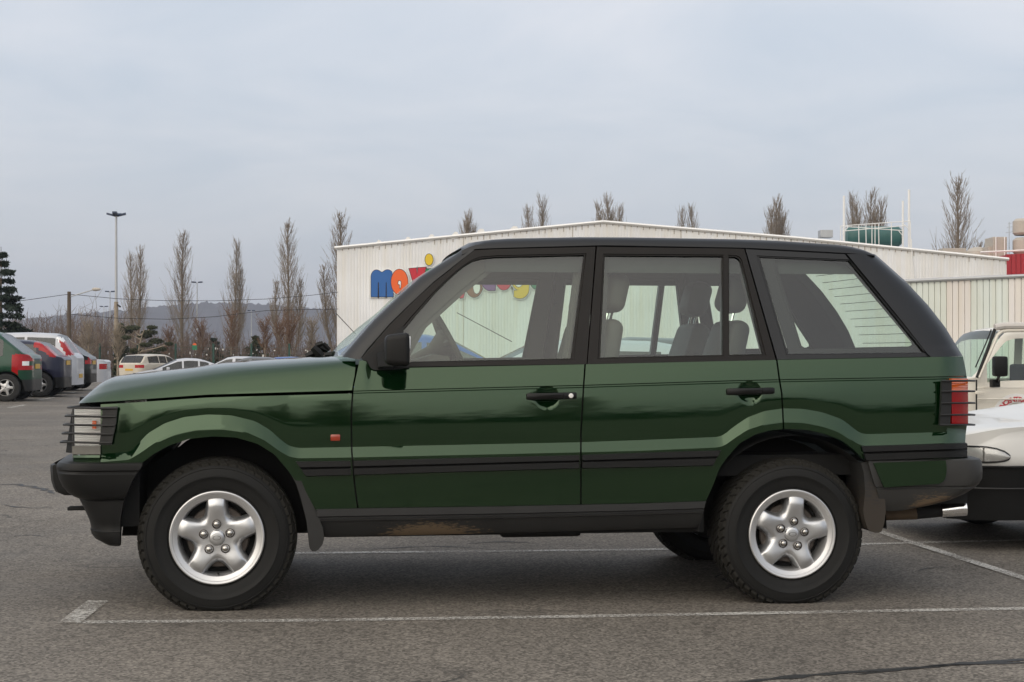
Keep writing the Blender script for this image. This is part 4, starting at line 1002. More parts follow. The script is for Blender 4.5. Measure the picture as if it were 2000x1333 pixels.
for i_, (pp_, w_) in enumerate(((((-20, 944), (40, 948), (90, 957), (130, 966)), .07), (((10, 985), (70, 992), (120, 990)), .05), (((700, 1072), (860, 1068), (1010, 1076)), .03), (((900, 1064), (990, 1060), (1080, 1066)), .035), (((1790, 1117), (1840, 1112), (1890, 1118)), .05), (((-10, 1050), (60, 1046), (110, 1052)), .02), (((200, 1308), (240, 1306)), .012), (((560, 1306), (600, 1302)), .012), (((60, 1040), (80, 1038)), .02))):
    crack('asphalt_crack', [ground_at(*q) for q in pp_], w_, 30+i_)
# verge beyond the car park
vg = MB(); vg.grid([[Vector((x, y, gz(x, y)+0.06)) for x in (-120, -80, -60, -40, -22, -10, 0)] for y in (94, 110, 150, 300)]).build('verge', 'soil_grass', None, False, merge=False); tag(bpy.data.objects['verge'], kind='structure')

# ================================================================== hills
HP = [(-900, 640), (-300, 650), (0, 628), (141, 614), (192, 610), (246, 606), (285, 600), (340, 596), (400, 592), (475, 593), (524, 594.5), (583, 600), (629, 604), (700, 612), (900, 625), (1300, 640), (2200, 655), (2900, 665)]
hm = []; rnd = random.Random(3); D0 = 1150
hx = [-900+4*i for i in range(951)]
jit = [rnd.uniform(-1.2, 1.2)+(2.0 if rnd.random() < .04 else 0) for _ in hx]
for k, (dd, f) in enumerate(((0, 0.0), (40, 0.25), (90, 0.5), (150, 0.75), (210, 0.93), (240, 1.0))):
    row = []
    for x, j in zip(hx, jit):
        y = interp(HP, x); top = W(x, y, D0+240)
        X = (x-1000)/F*(D0+dd*(1 if k else 1)); zt = top.z
        row.append(Vector((X*(D0+240)/(D0+dd) if False else X, D0+dd, -8+(zt+8)*f+(rnd.uniform(-.6, .6) if 0 < k < 5 else (j*.8 if k else 0)))))
    hm.append(row)
tag(MB().grid(hm).build('wooded_hill', 'hill_wood', None, True, 180, merge=False), kind='structure')

# ================================================================== shop building with corrugated cladding
YB = 80.0
def B(x, y, dy=0.0): return W(x, y, YB+dy)
bld = empty('retail_building', (W(1300, 690, YB).x, YB, -0.1)); tag(bld, 'long white shop building clad in ribbed metal with a low gable roof behind the cars', 'building')
org = Vector(bld.location)
def loc(p): return Vector(p)-org
EAVE = [(658, 483), (1178, 432), (1560, 464), (1966, 505)]
x0w, x1w = W(658, 690, YB).x, W(1966, 690, YB).x
nr = 218; rows = []
ze = lambda X: HC+(YH-interp(EAVE, X/YB*F+1000))/F*YB
bot, topr = [], []
for i in range(nr):
    a = x0w+(x1w-x0w)*i/nr; p = (x1w-x0w)/nr
    for fx, dep in ((0.0, 0), (0.60, 0), (0.68, 0.013), (0.92, 0.013)):
        X = a+fx*p; bot.append(loc((X, YB+dep, -0.1))); topr.append(loc((X, YB+dep, ze(X)-0.10)))
bot.append(loc((x1w, YB, -0.1))); topr.append(loc((x1w, YB, ze(x1w)-0.10)))
MB().grid([bot, topr]).build('wall', 'wall_white', bld, False, merge=False)
# side wall, roof slopes, verge flashing
MB().grid([[loc((x0w, YB+d, -0.1)) for d in (0, 40)], [loc((x0w, YB+d, ze(x0w)-0.1)) for d in (0, 40)]]).build('side_wall', 'wall_white', bld, False, merge=False)
MB().grid([[loc((x1w, YB+d, -0.1)) for d in (0, 40)], [loc((x1w, YB+d, ze(x1w)-0.1)) for d in (0, 40)]]).build('side_wall', 'wall_white', bld, False, merge=False)
rx = [x0w-0.12, W(1178, 0, YB).x, W(1560, 0, YB).x, x1w+0.1]
MB().grid([[loc((X, YB-0.05+d, ze(X)-0.02)) for X in rx] for d in (0, 40)]).build('roof', 'galvanised', bld, False, merge=False)
fl = MB()
for a, b in zip(rx, rx[1:]):
    fl.tube([loc((a, YB-0.08, ze(a)-0.05)), loc((b, YB-0.08, ze(b)-0.05))], 0.085, 4)
fl.build('verge_flashing', 'trim_white', bld, False)
re_ = MB(); rq = random.Random(4)
for i in range(1, nr, 2):
    X = x0w+(x1w-x0w)*(i+.8)/nr; z_ = ze(X)-.13; hgt = rq.uniform(.06, .26); q_ = loc((X, YB-.012, z_)); re_.box(q_.x-.022, q_.x+.022, q_.y, q_.y+.03, q_.z-hgt, q_.z)
tag(re_.build('rib_end', 'duct_beige', bld, False, merge=False), kind='stuff')
for px in (905, 1118, 1330, 1545):
    X = W(px, 690, YB).x; MB().box(*(lambda q_: (q_.x-.02, q_.x+.02, q_.y, q_.y+.04))(loc((X, YB-.012, 0))), loc((X, YB, -.1)).z, loc((X, YB, ze(X)-.12)).z).build('sheet_joint', 'duct_beige', bld, False)
for px, py, w in ((740, 474, 12), (797, 468, 13), (843, 463, 15), (890, 458, 15), (940, 452, 18), (1005, 447, 20)):
    p = B(px, py, 0); ww = w/F*YB
    MB().prism([(-ww/2, -0.25), (-ww*0.42, 0.05), (-ww*0.1, 0.19), (ww*0.25, 0.16), (ww/2, -0.10)], lambda q, d: loc((p.x+q[0], YB-0.04+d, p.z+q[1]-0.05)), 0, 0.7).build('roof_vent', 'trim_white', bld, False)
MB().tube([loc(W(1780, 468, YB-0.1)), loc(W(1781, 500, YB-0.1)), loc(W(1785, 545, YB-0.1)), loc(W(1785, 690, YB-0.1))], 0.03, 5).build('downpipe', 'trim_white', bld)
# the brown-edged dirt and lettering: a coloured sign on the wall
sign = empty('shop_sign', W(850, 555, YB-0.1)); tag(sign, 'big cartoon-lettered shop sign in blue, orange, red and yellow on the white building', 'sign'); so = Vector(sign.location)
def offset_poly(P, o):
    n = len(P); out = []
    ar = sum(P[i][0]*P[(i+1) % n][1]-P[(i+1) % n][0]*P[i][1] for i in range(n)); sg = 1 if ar > 0 else -1
    for i in range(n):
        a, b, c = Vector(P[i-1]), Vector(P[i]), Vector(P[(i+1) % n])
        n1_ = Vector(((b-a).y, -(b-a).x)); n2_ = Vector(((c-b).y, -(c-b).x))
        if n1_.length: n1_.normalize()
        if n2_.length: n2_.normalize()
        m = n1_+n2_
        if m.length < 0.2: m = n1_
        m.normalize(); k = 1/max(0.5, m.dot(n1_) if n1_.length else 1)
        out.append((b.x+sg*m.x*o*k, b.y+sg*m.y*o*k))
    return out
def arc(cx_, cy_, rx_, ry_, a0, a1, n=14): return [(cx_+rx_*math.cos(R(a0+(a1-a0)*i/n)), cy_-ry_*math.sin(R(a0+(a1-a0)*i/n))) for i in range(n+1)]
def letter(name, P, mat, holes=(), lay=0.0):
    mk_ = lambda q, d: W(q[0], q[1], YB-0.02-d)-so
    b = MB().prism(offset_poly(P, 2.6), mk_, 0.0+lay, 0.05+lay).build(name, 'sign_white', sign, False)
    MB().prism(offset_poly(P, 1.1), mk_, 0.0+lay, 0.07+lay).build('outline', 'sign_black', b, False)
    MB().prism(P, mk_, 0.0+lay, 0.09+lay).build('face', mat, b, False)
    for H, c in holes:
        MB().prism(offset_poly(H, 0.9), mk_, 0.0+lay, 0.10+lay).build('outline', 'sign_black', b, False)
        MB().prism(H, mk_, 0.0+lay, 0.115+lay).build('counter', c, b, False)
letter('letter_m', [(725, 580), (725, 545)]+arc(735.5, 541, 10.5, 13, 175, 60)+[(746, 533)]+arc(757, 541, 11, 13.5, 120, 5)+[(768, 546), (768, 580), (755.5, 580), (755, 552), (753.5, 552), (753, 580), (740.5, 580), (740, 552), (738, 552), (737.5, 580)], 'sign_blue')
letter('letter_a', arc(780, 551, 16, 24.5, 270, 75)+arc(780, 551, 16.5, 24.5, 70, 0)+[(797, 575), (784, 575), (783.5, 566), (781, 573)], 'sign_orange', [([(779, 549), (781.5, 549), (783, 552), (782, 563), (781, 563), (781, 556), (778.5, 556), (777.5, 553)], 'sign_white')], 0.03)
letter('letter_x', [(799, 525), (813, 524), (814.5, 537), (816.5, 523.5), (832, 522.5), (826, 549), (834, 575), (819, 576), (816, 563), (812, 576.5), (798, 577), (806, 549)], 'sign_red')
letter('letter_i', [(831, 526), (846, 525), (846, 575), (832, 576)], 'sign_green')
letter('dot_of_i', arc(838, 507.5, 7.6, 11, 0, 345, 22), 'sign_yellow')
# second row: only the feet of its letters show, through the car's windows
letter('letter_w', [(862, 535), (874, 535), (880, 562), (884, 540), (894, 540), (899, 562), (905, 535), (917, 535), (905, 582), (899, 583), (890, 567), (883, 583), (877, 582)], 'sign_red')
letter('letter_e', arc(926, 556, 17, 25, 340, 20, 26), 'sign_brown', [(arc(931, 562, 6.5, 12, 0, 345, 16), 'sign_white')])
letter('letter_a', arc(957, 546, 17, 22, 280, 80, 16)+[(972, 524), (967, 567.5)], 'sign_purple', [], 0.02)
letter('letter_o', arc(984, 544, 16, 23, 0, 345, 22), 'sign_red', [(arc(984, 544, 5, 10, 0, 345, 14), 'sign_white')])
letter('letter_g', arc(1014, 545, 15, 22, 80, 270, 14)+[(1004, 568), (1004, 577)]+arc(1015, 565, 18, 18.5, 230, 350, 12)+[(1034, 540), (1034, 523)], 'sign_yellow', [(arc(1013, 550, 8, 11, 0, 345, 14), 'sign_white')], 0.03)
letter('letter_s', arc(1046, 545, 11, 20, 0, 345, 20), 'sign_green')

# rooftop tank in its white frame
tk = empty('rooftop_tank', W(1710, 480, 92)); to = Vector(tk.location); tag(tk, 'green rooftop tank inside a white railing with three tall white posts', 'tank')
T = lambda x, y, dep=92: W(x, y, dep)-to
MB().grid([[T(1650, 446), T(1650, 478)], [T(1700, 448), T(1700, 490)], [T(1752, 450), T(1757, 456)][0:1]+[T(1762, 500)]]).build('tank_side', 'tank_green', tk, False, merge=False)
MB().lathe([(0.0001, 0), (0.50, 0.05), (0.62, 0.2), (0.66, 0.6), (0.66, 3.3), (0.5, 3.5), (0.0001, 3.55)], 20, axis='x', c=T(1651, 463, 92.8)).build('tank', 'tank_green', tk)
bpy.data.objects.remove(bpy.data.objects['tank_side'])
for x, y0, y1, r_ in ((1648.5, 383, 500, 0.075), (1763.5, 393, 500, 0.065), (1775.5, 371, 500, 0.075)): MB().tube([T(x, y0), T(x, y1)], r_, 8).build('post', 'trim_white', tk)
for (xa, ya, xb, yb) in ((1642, 442, 1778, 432), (1642, 442, 1642, 500), (1645, 452, 1770, 441), (1778, 432, 1779, 500), (1652, 443, 1765, 451), (1677, 440, 1678, 500), (1691, 440, 1692, 500), (1703, 439, 1703, 500), (1709, 438, 1709, 500), (1716, 438, 1717, 500), (1741, 434, 1741, 500), (1763, 437, 1774, 447), (1657, 443, 1645, 458), (1755, 451, 1764, 462)):
    MB().tube([T(xa, ya, 91.6), T(xb, yb, 91.6)], 0.028, 5).build('rail', 'trim_white', tk)
hv = empty('ventilation_duct', W(1995, 480, 88)); ho = Vector(hv.location); tag(hv, 'beige rounded air duct rising above the red cladding at the right edge', 'duct')
for y0, y1 in ((428, 463), (465, 497)): 
    a = W(1992, y0, 88)-ho; MB().lathe([(0.0001, 0), (0.45, 0.0), (0.62, -0.15), (0.62, -0.85), (0.5, -0.98)], 18, axis='z', c=W(1999, y0, 88)-ho).build('duct_section', 'duct_beige', hv, True, 40)
ac = empty('air_handler', W(1952, 495, 88)); ao = Vector(ac.location); tag(ac, 'beige rooftop box with a stepped side beside the thin aerial mast', 'air handler')
for xa, xb, ya, yb, d in ((1940, 1967, 463, 510, 0), (1933, 1941, 481, 510, 0.3)):
    a, b = W(xa, yb, 88)-ao, W(xb, ya, 88)-ao; MB().box(a.x, b.x, d, 1.6, a.z, b.z, bev=0.03).build('housing', 'duct_beige', ac, False)
for x in (1945, 1962): MB().tube([W(x, 463, 87.9)-ao, W(x, 505, 87.9)-ao], 0.04, 5).build('duct_strip', 'trim_white', ac)
sk = empty('roof_dome', W(1910, 492, 90)); tag(sk, 'low beige dome behind the right end of the white roof', 'dome'); MB().lathe([(0.75, -0.3), (0.72, 0.0), (0.5, 0.2), (0.2, 0.28), (0.0001, 0.3)], 20, axis='z').build('cover', 'duct_beige', sk)
rb_ = empty('roof_box', W(1870, 487, 90)); tag(rb_, 'flat beige box on the roof left of the low dome', 'roof box'); MB().box(-0.9, 0.55, 0, 1, -0.4, 0.06, bev=0.02).build('housing', 'duct_beige', rb_, False)
rb2 = empty('roof_box', W(1615, 452, 84)); tag(rb2, 'small grey hatch on the white roof left of the tank', 'roof hatch'); MB().box(-0.35, 0.35, 0, 0.8, -0.35, 0.08, bev=0.02).build('housing', 'galvanised', rb2, False)
an = empty('aerial_mast', W(1971, 505, 89)); ano = Vector(an.location); tag(an, 'thin grey aerial mast with short cross bars beside the rooftop box', 'aerial')
MB().tube([W(1971, 434, 89)-ano, W(1971, 520, 89)-ano], 0.02, 5).build('mast', 'galvanised', an)
for x0, x1, y in ((1966, 1979, 445), (1964, 1978, 455), (1968, 1976, 438)): MB().tube([W(x0, y, 89)-ano, W(x1, y-2, 89)-ano], 0.012, 4).build('cross_bar', 'galvanised', an)
# pipe rail on the roof edge
rl = MB(); rl.tube([W(1915, 493, 86), W(2080, 486, 86)], 0.06, 6); o = rl.build('roof_rail', 'trim_white'); tag(o, 'white pipe rail running along the roof edge in front of the duct', 'rail')
# red clad block on the right
rd = empty('red_clad_block', W(1985, 515, 83)); ro = Vector(rd.location); tag(rd, 'bright red ribbed cladding of the block at the right edge', 'building')
for i in range(9):
    a = W(1966+i*9.5, 690, 83); b = W(1966+(i+1)*9.5-1.0, 690, 83); zt = W(0, 497-i*0.4, 83).z
    MB().box(a.x-ro.x, b.x-ro.x, 0.0, 0.15, -ro.z, zt-ro.z).build('panel', 'panel_red', rd, False)
MB().box(W(1966, 0, 83).x-ro.x, W(2060, 0, 83).x-ro.x, 0.12, 6, -ro.z, W(0, 498, 83).z-ro.z).build('core', 'panel_red', rd, False)

# lower annexe with pale green and pink panels
anx = empty('panelled_annexe', W(1900, 690, 50)); axo = Vector(anx.location); tag(anx, 'low annexe clad in pale green and pinkish vertical panels behind the white off-roader', 'building')
PA, PB = W(1768, 547, 50), W(2010, 536, 47.2); dirv = (PB-PA); dirv.z = 0; Lx = dirv.length; dirv.normalize()
def AP(t, z, dep=0): p = PA+dirv*t+Vector((-dirv.y, dirv.x, 0))*dep; return Vector((p.x, p.y, z))-axo
zt0 = PA.z; zslope = (PB.z-PA.z)/Lx
npan = 34; pw = Lx/20.2
cols_ = 'gggggggppppggggggpppp'
for i in range(npan):
    c = cols_[i % len(cols_)]; t0, t1 = i*pw+0.006, (i+1)*pw-0.006
    zz = zt0+zslope*t0-0.1
    mb = MB(); P = [(t0, 0.03), (t0, 0.0), (t0+pw*0.05, -0.012), (t1-pw*0.05, -0.012), (t1, 0.0), (t1, 0.03)]
    mb.grid([[AP(t, -0.3, d) for t, d in P], [AP(t, zz, d) for t, d in P]]).build('panel', 'panel_green' if c == 'g' else 'panel_pink', anx, False, merge=False)
MB().grid([[AP(0, -0.3, 0.04), AP(npan*pw, -0.3, 0.04)], [AP(0, zt0-0.1, 0.04), AP(npan*pw, zt0+zslope*npan*pw-0.1, 0.04)]]).build('joint_backing', 'galvanised', anx, False, merge=False)
MB().grid([[AP(0, -0.3, 0.0), AP(0, -0.3, 8)], [AP(0, zt0-0.1, 0), AP(0, zt0-0.1, 8)]]).build('end_wall', 'panel_green', anx, False, merge=False)
MB().tube([AP(-0.1, zt0-0.05, -0.05), AP(npan*pw, zt0+zslope*npan*pw-0.05, -0.05)], 0.06, 8).build('gutter', 'galvanised', anx)
bk = MB()
for i in range(npan+1): 
    t = i*pw; z_ = zt0+zslope*t-0.13; bk.tube([AP(t, z_, 0.0), AP(t, z_-0.02, -0.05)], 0.018, 5)
tag(bk.build('gutter_bracket', 'galvanised', anx, False), kind='stuff')

# ================================================================== trees
def poplar_meshes(seed, H, stems):
    r = random.Random(seed); tr = MB(); cr = MB()
    for dx, dy, hr, lean in stems:
        h = H*hr; base = Vector((dx*0.25, dy*0.25, 0)); P = []
        for i in range(9):
            t = i/8; P.append(base+Vector((dx*0.75*min(1, t*2.2)+lean*t+r.uniform(-.04, .04), dy*0.75*min(1, t*2.2)+r.uniform(-.04, .04), h*t)))
        rad = [0.16*hr*(1-t/8.4)*(H/13)+0.012 for t in range(9)]
        tr.tube(P, rad, 6)
        nb = int(165*hr)
        for k in range(nb):
            t0 = 0.10+0.88*(k/nb)**0.9; i = min(7, int(t0*8)); p = P[i].lerp(P[i+1], t0*8-i)
            az = r.uniform(0, 2*math.pi); L_ = h*(0.225*(1-t0)**0.7+0.035)*r.uniform(0.6, 1.3); ang = R(r.uniform(22, 40)); q = [p]
            for s in range(4):
                a2 = ang*(1-0.24*s); d = Vector((math.cos(az)*math.sin(a2), math.sin(az)*math.sin(a2), math.cos(a2)))
                q.append(q[-1]+d*L_/4)
            cr.tube(q, [0.021, 0.017, 0.013, 0.009, 0.006], 3, cap=False)
            for s in range(7):
                u = r.uniform(0.2, 1.0); j = min(3, int(u*4)); b = q[j].lerp(q[j+1], u*4-j); az2 = az+r.uniform(-1.6, 1.6); a3 = R(r.uniform(8, 40)); l2 = L_*r.uniform(0.2, 0.45)
                d = Vector((math.cos(az2)*math.sin(a3), math.sin(az2)*math.sin(a3), math.cos(a3)))
                cr.tube([b, b+d*l2*0.5, b+d*l2+Vector((0, 0, l2*0.1))], [0.010, 0.008, 0.005], 3, cap=False)
    a = tr.build('trunk', 'bark_grey', None, False, merge=False); b = cr.build('crown', 'twig_brown', None, False, merge=False)
    ma, mc = a.data, b.data; bpy.data.objects.remove(a); bpy.data.objects.remove(b); return ma, mc
POP = [poplar_meshes(11, 13, [(0, 0, 1, 0.1)]), poplar_meshes(12, 13, [(0, 0, 1, 0), (0.9, 0.3, 0.62, 0.1), (-0.9, 0, 0.60, -0.1)]), poplar_meshes(13, 13, [(0.35, 0, 1, 0.2), (-0.45, 0.3, 0.95, -0.2)]), poplar_meshes(14, 13, [(0, 0, 1, -.1), (-1.0, 0.2, 0.66, -.2)]), poplar_meshes(15, 13, [(0.1, 0, 1, .15), (.7, .2, .96, .35), (-.6, -.2, .94, -.3), (.2, -.5, .9, .1)]), poplar_meshes(16, 13, [(0, 0, 1, .3), (.55, .1, .78, .1)])]
def poplar(x, ytop, dep, var, label, rz, sx=1.0):
    g = gz((x-1000)/F*dep, dep); top = W(x, ytop, dep); H = top.z-g
    t = empty('poplar_tree', (top.x, dep, g), rz); t.scale = (H/13*sx, H/13*sx, H/13)
    tag(t, label, 'tree', 'bare poplars standing in a row beyond the car park')
    for me, n in zip(POP[var], ('trunk', 'crown')):
        o = bpy.data.objects.new(n, me); COL.objects.link(o); o.parent = t
for a in ((265, 486, 140, 2, 'bare twin-topped poplar just right of the tall triple-headed lamp post', 0.0),
          (355, 455, 138, 0, 'bare slender poplar left of the small twin-headed lamp post', 1.0, 1.15),
          (457, 474, 142, 5, 'shortest bare poplar of the left row, leaning slightly', 0.3),
          (563, 436, 136, 1, 'broad bare poplar with two low side stems, second left of the white wall', 0.2, 1.1),
          (667, 418, 138, 3, 'tall bare poplar half hidden by the left end of the white wall', 0.4, 1.2),
          (912, 418, 150, 4, 'bare poplar tip over the roof just above the red and black sign', 1.3),
          (1032, 405, 150, 0, 'lower tip of the bare poplar pair over the roof left of the ridge', 2.0, .8),
          (1053, 391, 150, 5, 'higher tip of the bare poplar pair over the roof left of the ridge', 0.5),
          (1191, 387, 150, 4, 'bare poplar tip rising right over the roof ridge', 2.2),
          (1331, 408, 150, 0, 'left of two thin bare poplar tips over the right roof slope', 1.1, .7),
          (1353, 404, 150, 0, 'right of two thin bare poplar tips over the right roof slope', 2.9, .8),
          (1513, 391, 145, 4, 'bushy bare poplar tip alone over the roof left of the tank', 0.9),
          (1667, 381, 145, 0, 'left bare poplar seen through the posts of the rooftop tank', 2.4, .8),
          (1695, 379, 145, 4, 'right bare poplar seen through the posts of the rooftop tank', 0.1),
          (1868, 349, 140, 3, 'tallest bare poplar, alone right of the tank behind the roof end', math.pi, 1.25)): poplar(*a)

def clump(mb, c, rx_, ry_, rz_, n, size, rnd_, hang=0.0):
    for _ in range(n):
        while True:
            v = Vector((rnd_.uniform(-1, 1), rnd_.uniform(-1, 1), rnd_.uniform(-1, 1)))
            if v.length < 1: break
        p = Vector(c)+Vector((v.x*rx_, v.y*ry_, v.z*rz_)); a = Vector((rnd_.uniform(-1, 1), rnd_.uniform(-1, 1), rnd_.uniform(-.6, .6)-hang)).normalized()*size*rnd_.uniform(.6, 1.3)
        b = Vector((rnd_.uniform(-1, 1), rnd_.uniform(-1, 1), rnd_.uniform(-1, 1))).cross(a).normalized()*size*0.3
        mb.add([p-a-b*0.4, p-a*0.1+b, p+a, p-a*0.1-b], [(0, 1, 2, 3)])
def spruce(name, x, ytop, dep, label, rad, cat='tree', mat='needles', layers=22, dens=26, sz=0.16, group=None, bare=0.06):
    g = gz((x-1000)/F*dep, dep); top = W(x, ytop, dep); H = top.z-g; r = random.Random(int(x*7+ytop))
    t = empty(name, (top.x, dep, g)); tag(t, label, cat, group)
    MB().tube([(0, 0, 0), (0, 0, H*0.5), (0, 0, H*0.97)], [0.04+H*0.009, 0.03+H*0.004, 0.01], 6).build('trunk', 'wood_pole', t)
    cr = MB()
    for k in range(layers):
        z = H*(bare+(0.98-bare)*k/layers); rr_ = rad*(1-k/layers)**0.8+0.12
        for j in range(7 if k < layers*0.7 else 5):
            az = r.uniform(0, 6.28); l = rr_*r.uniform(0.55, 1.1); tip = Vector((math.cos(az)*l, math.sin(az)*l, z-l*r.uniform(0.05, 0.35)+0.1*l))
            m = Vector((math.cos(az)*l*.5, math.sin(az)*l*.5, z+l*0.02))
            cr.tube([(0, 0, z), m, tip], [0.02, 0.014, 0.006], 3, cap=False)
            for u in (0.35, 0.55, 0.75, 0.95):
                p = Vector((0, 0, z)).lerp(tip, u); clump(cr, p+Vector((0, 0, -0.05)), l*0.20, l*0.20, 0.07+l*0.06, int(dens*(0.4+u*0.5)), sz, r, 0.35)
    cr.build('crown', mat, t, False, merge=False); return t
spruce('spruce_tree', 2, 474, 62, 'dark spruce with drooping branches at the left edge', 1.45, layers=15, dens=34, sz=0.14)
spruce('small_conifer', 500, 650, 104, 'small pointed green conifer behind the fence below the twin hill lamp', 1.3, layers=12, dens=20, sz=0.17, mat='needles_olive', bare=0.02, group='small conifers of the plant nursery')
spruce('small_conifer', 418, 655, 108, 'thin dark conifer behind the fence right of the twin-headed lamp post', 0.8, layers=12, dens=14, sz=0.16, bare=0.02, group='small conifers of the plant nursery')
spruce('climber_column', 237, 625, 94.5, 'dark narrow evergreen leaning against the foot of the tall lamp post', 0.5, cat='shrub', layers=14, dens=30, sz=0.14, mat='needles_olive', bare=0.1)
# cloud-pruned pine
cp = empty('cloud_pine', (W(272, 690, 93).x, 93, gz(-20, 93))); co_ = Vector(cp.location); tag(cp, 'cloud-pruned dark green pine with stacked pads behind the beige estate', 'tree')
r5 = random.Random(5); tk_ = MB()
tk_.tube([(0, 0, 0), (-0.1, 0, 1.4), (0.1, 0, 2.4), (0.3, 0, 3.0)], [0.09, 0.07, 0.05, 0.03], 6)
pads = []
for px, py, w, h in ((258, 641, 26, 8), (297, 640, 17, 6), (292, 650, 26, 9), (250, 648, 15, 6), (283, 657, 22, 7), (305, 667, 24, 9), (247, 660, 14, 6), (285, 674, 20, 7), (312, 682, 22, 8), (262, 686, 24, 9), (300, 692, 26, 8), (330, 672, 12, 5)):
    p = W(px, py, 93+r5.uniform(-.6, .6))-co_
    tk_.tube([(0.05, 0, max(0.5, p.z-0.5)), p.lerp(Vector((0, 0, p.z)), 0.4)-Vector((0, 0, 0.25)), p], [0.04, 0.03, 0.02], 4)
    pads.append((p, w/F*93, h/F*93))
tk_.build('trunk', 'bark_pale', cp, True, 60)
for p, w, h in pads:
    q = MB(); clump(q, p, w*0.62, w*0.55, h*0.62, 420, 0.10, r5); q.build('foliage_pad', 'needles_olive', cp, False, merge=False)
# young staked trees with pale stems
def young(x, ytop, ybase, dep, label, mat, seed, spread=1.0):
    g = gz((x-1000)/F*dep, dep); top = W(x, ytop, dep); H = top.z-g; r = random.Random(seed)
    t = empty('young_tree', (top.x, dep, g)); tag(t, label, 'tree', 'young trees of the plant nursery')
    MB().tube([(0, 0, 0), (r.uniform(-.05, .05), 0, H*.4), (r.uniform(-.1, .1), 0, H*.8)], [0.07, 0.055, 0.02], 6).build('trunk', 'bark_pale', t)
    cr = MB()
    for k in range(70):
        z = H*r.uniform(.32, .85); az = r.uniform(0, 6.28); L_ = H*.28*r.uniform(.5, 1)*spread; a = R(r.uniform(20, 50))
        d = Vector((math.cos(az)*math.sin(a), math.sin(az)*math.sin(a), math.cos(a))); q = [Vector((0, 0, z)), Vector((0, 0, z))+d*L_*.5, Vector((0, 0, z))+d*L_+Vector((0, 0, L_*.1))]
        cr.tube(q, [0.022, 0.016, 0.008], 3, cap=False)
        for s in range(6):
            b = q[0].lerp(q[2], r.uniform(.3, 1)); e = Vector((r.uniform(-1, 1), r.uniform(-1, 1), r.uniform(.2, 1.2))).normalized()*L_*r.uniform(.2, .4)
            cr.tube([b, b+e], [0.011, 0.006], 3, cap=False)
    cr.build('crown', mat, t, False, merge=False)
for i, a in enumerate(((172, 628, 700, 92, 'young bare tree with forked pale branches above the dark parked car', 'twig_brown', 1.3), (230, 640, 720, 93, 'young bare tree with pale forked stem at the foot of the tall lamp post', 'bark_pale', 1.2), (330, 640, 700, 102, 'orange-twigged young tree right of the cloud-pruned pine', 'twig_orange', 1), (393, 628, 700, 101, 'orange-twigged young tree below the twin-headed lamp post', 'twig_orange', 1.2), (452, 600, 700, 103, 'orange-stemmed young tree in front of the shortest poplar', 'twig_orange', .9), (518, 622, 700, 101, 'young tree with pale stem right of the small pointed conifer', 'twig_orange', 1), (545, 620, 700, 104, 'reddish young tree at the foot of the broad poplar, left stem', 'twig_orange', .9), (568, 612, 700, 101, 'pale-stemmed orange young tree at the foot of the broad poplar, right stem', 'twig_orange', 1.1), (610, 622, 700, 102, 'thin pale young tree left of the white wall', 'twig_brown', 1))):
    young(a[0], a[1], a[2], a[3], a[4], a[5], 40+i, a[6])
# scrub: a mass of bare reddish stems along the car park's edge
sc = MB(); rs_ = random.Random(9)
for _ in range(2000):
    dep = rs_.uniform(96, 128); px = rs_.uniform(-80, 690)
    ht = (rs_.uniform(2.2, 4.6) if px < 240 else rs_.uniform(1.4, 3.2) if px < 430 else rs_.uniform(1.0, 2.6))*(1.25 if rs_.random() < .08 else 1)
    X = (px-1000)/F*dep; b = Vector((X, dep, gz(X, dep))); ln = Vector((rs_.gauss(0, .16), rs_.gauss(0, .16), 1))
    m = b+ln*ht*.5; e = b+ln*ht+Vector((rs_.gauss(0, .15), 0, 0)); sc.tube([b, m, e], [0.035, 0.024, 0.008], 3, cap=False)
    for s in range(5):
        u = rs_.uniform(.3, .95); p = b.lerp(e, u); d = Vector((rs_.gauss(0, .6), rs_.gauss(0, .4), rs_.uniform(.4, 1.2)))*ht*.14; sc.tube([p, p+d], [0.014, 0.006], 3, cap=False)
tag(sc.build('bare_scrub', 'twig_red', None, False, merge=False), kind='stuff')
ev = MB()
for _ in range(330):
    dep = rs_.uniform(95.5, 112); px = rs_.uniform(-60, 690); X = (px-1000)/F*dep; h = rs_.uniform(0.4, 1.3)*(1.4 if rs_.random() < .15 else 1)
    clump(ev, (X, dep, gz(X, dep)+h*.55), h*.55, h*.5, h*.6, int(60*h)+30, 0.13, rs_)
tag(ev.build('low_shrubs', 'shrub_dark', None, False, merge=False), kind='stuff')
lb = MB()
for _ in range(70):
    dep = rs_.uniform(93.5, 104); px = rs_.uniform(170, 640); X = (px-1000)/F*dep; z = gz(X, dep)+rs_.uniform(0.3, 1.9); w = rs_.uniform(.03, .10); h = rs_.uniform(.04, .16)
    lb.box(X, X+w, dep, dep+.01, z, z+h)
tag(lb.build('plant_tags', 'white_dot', None, False, merge=False), kind='stuff')
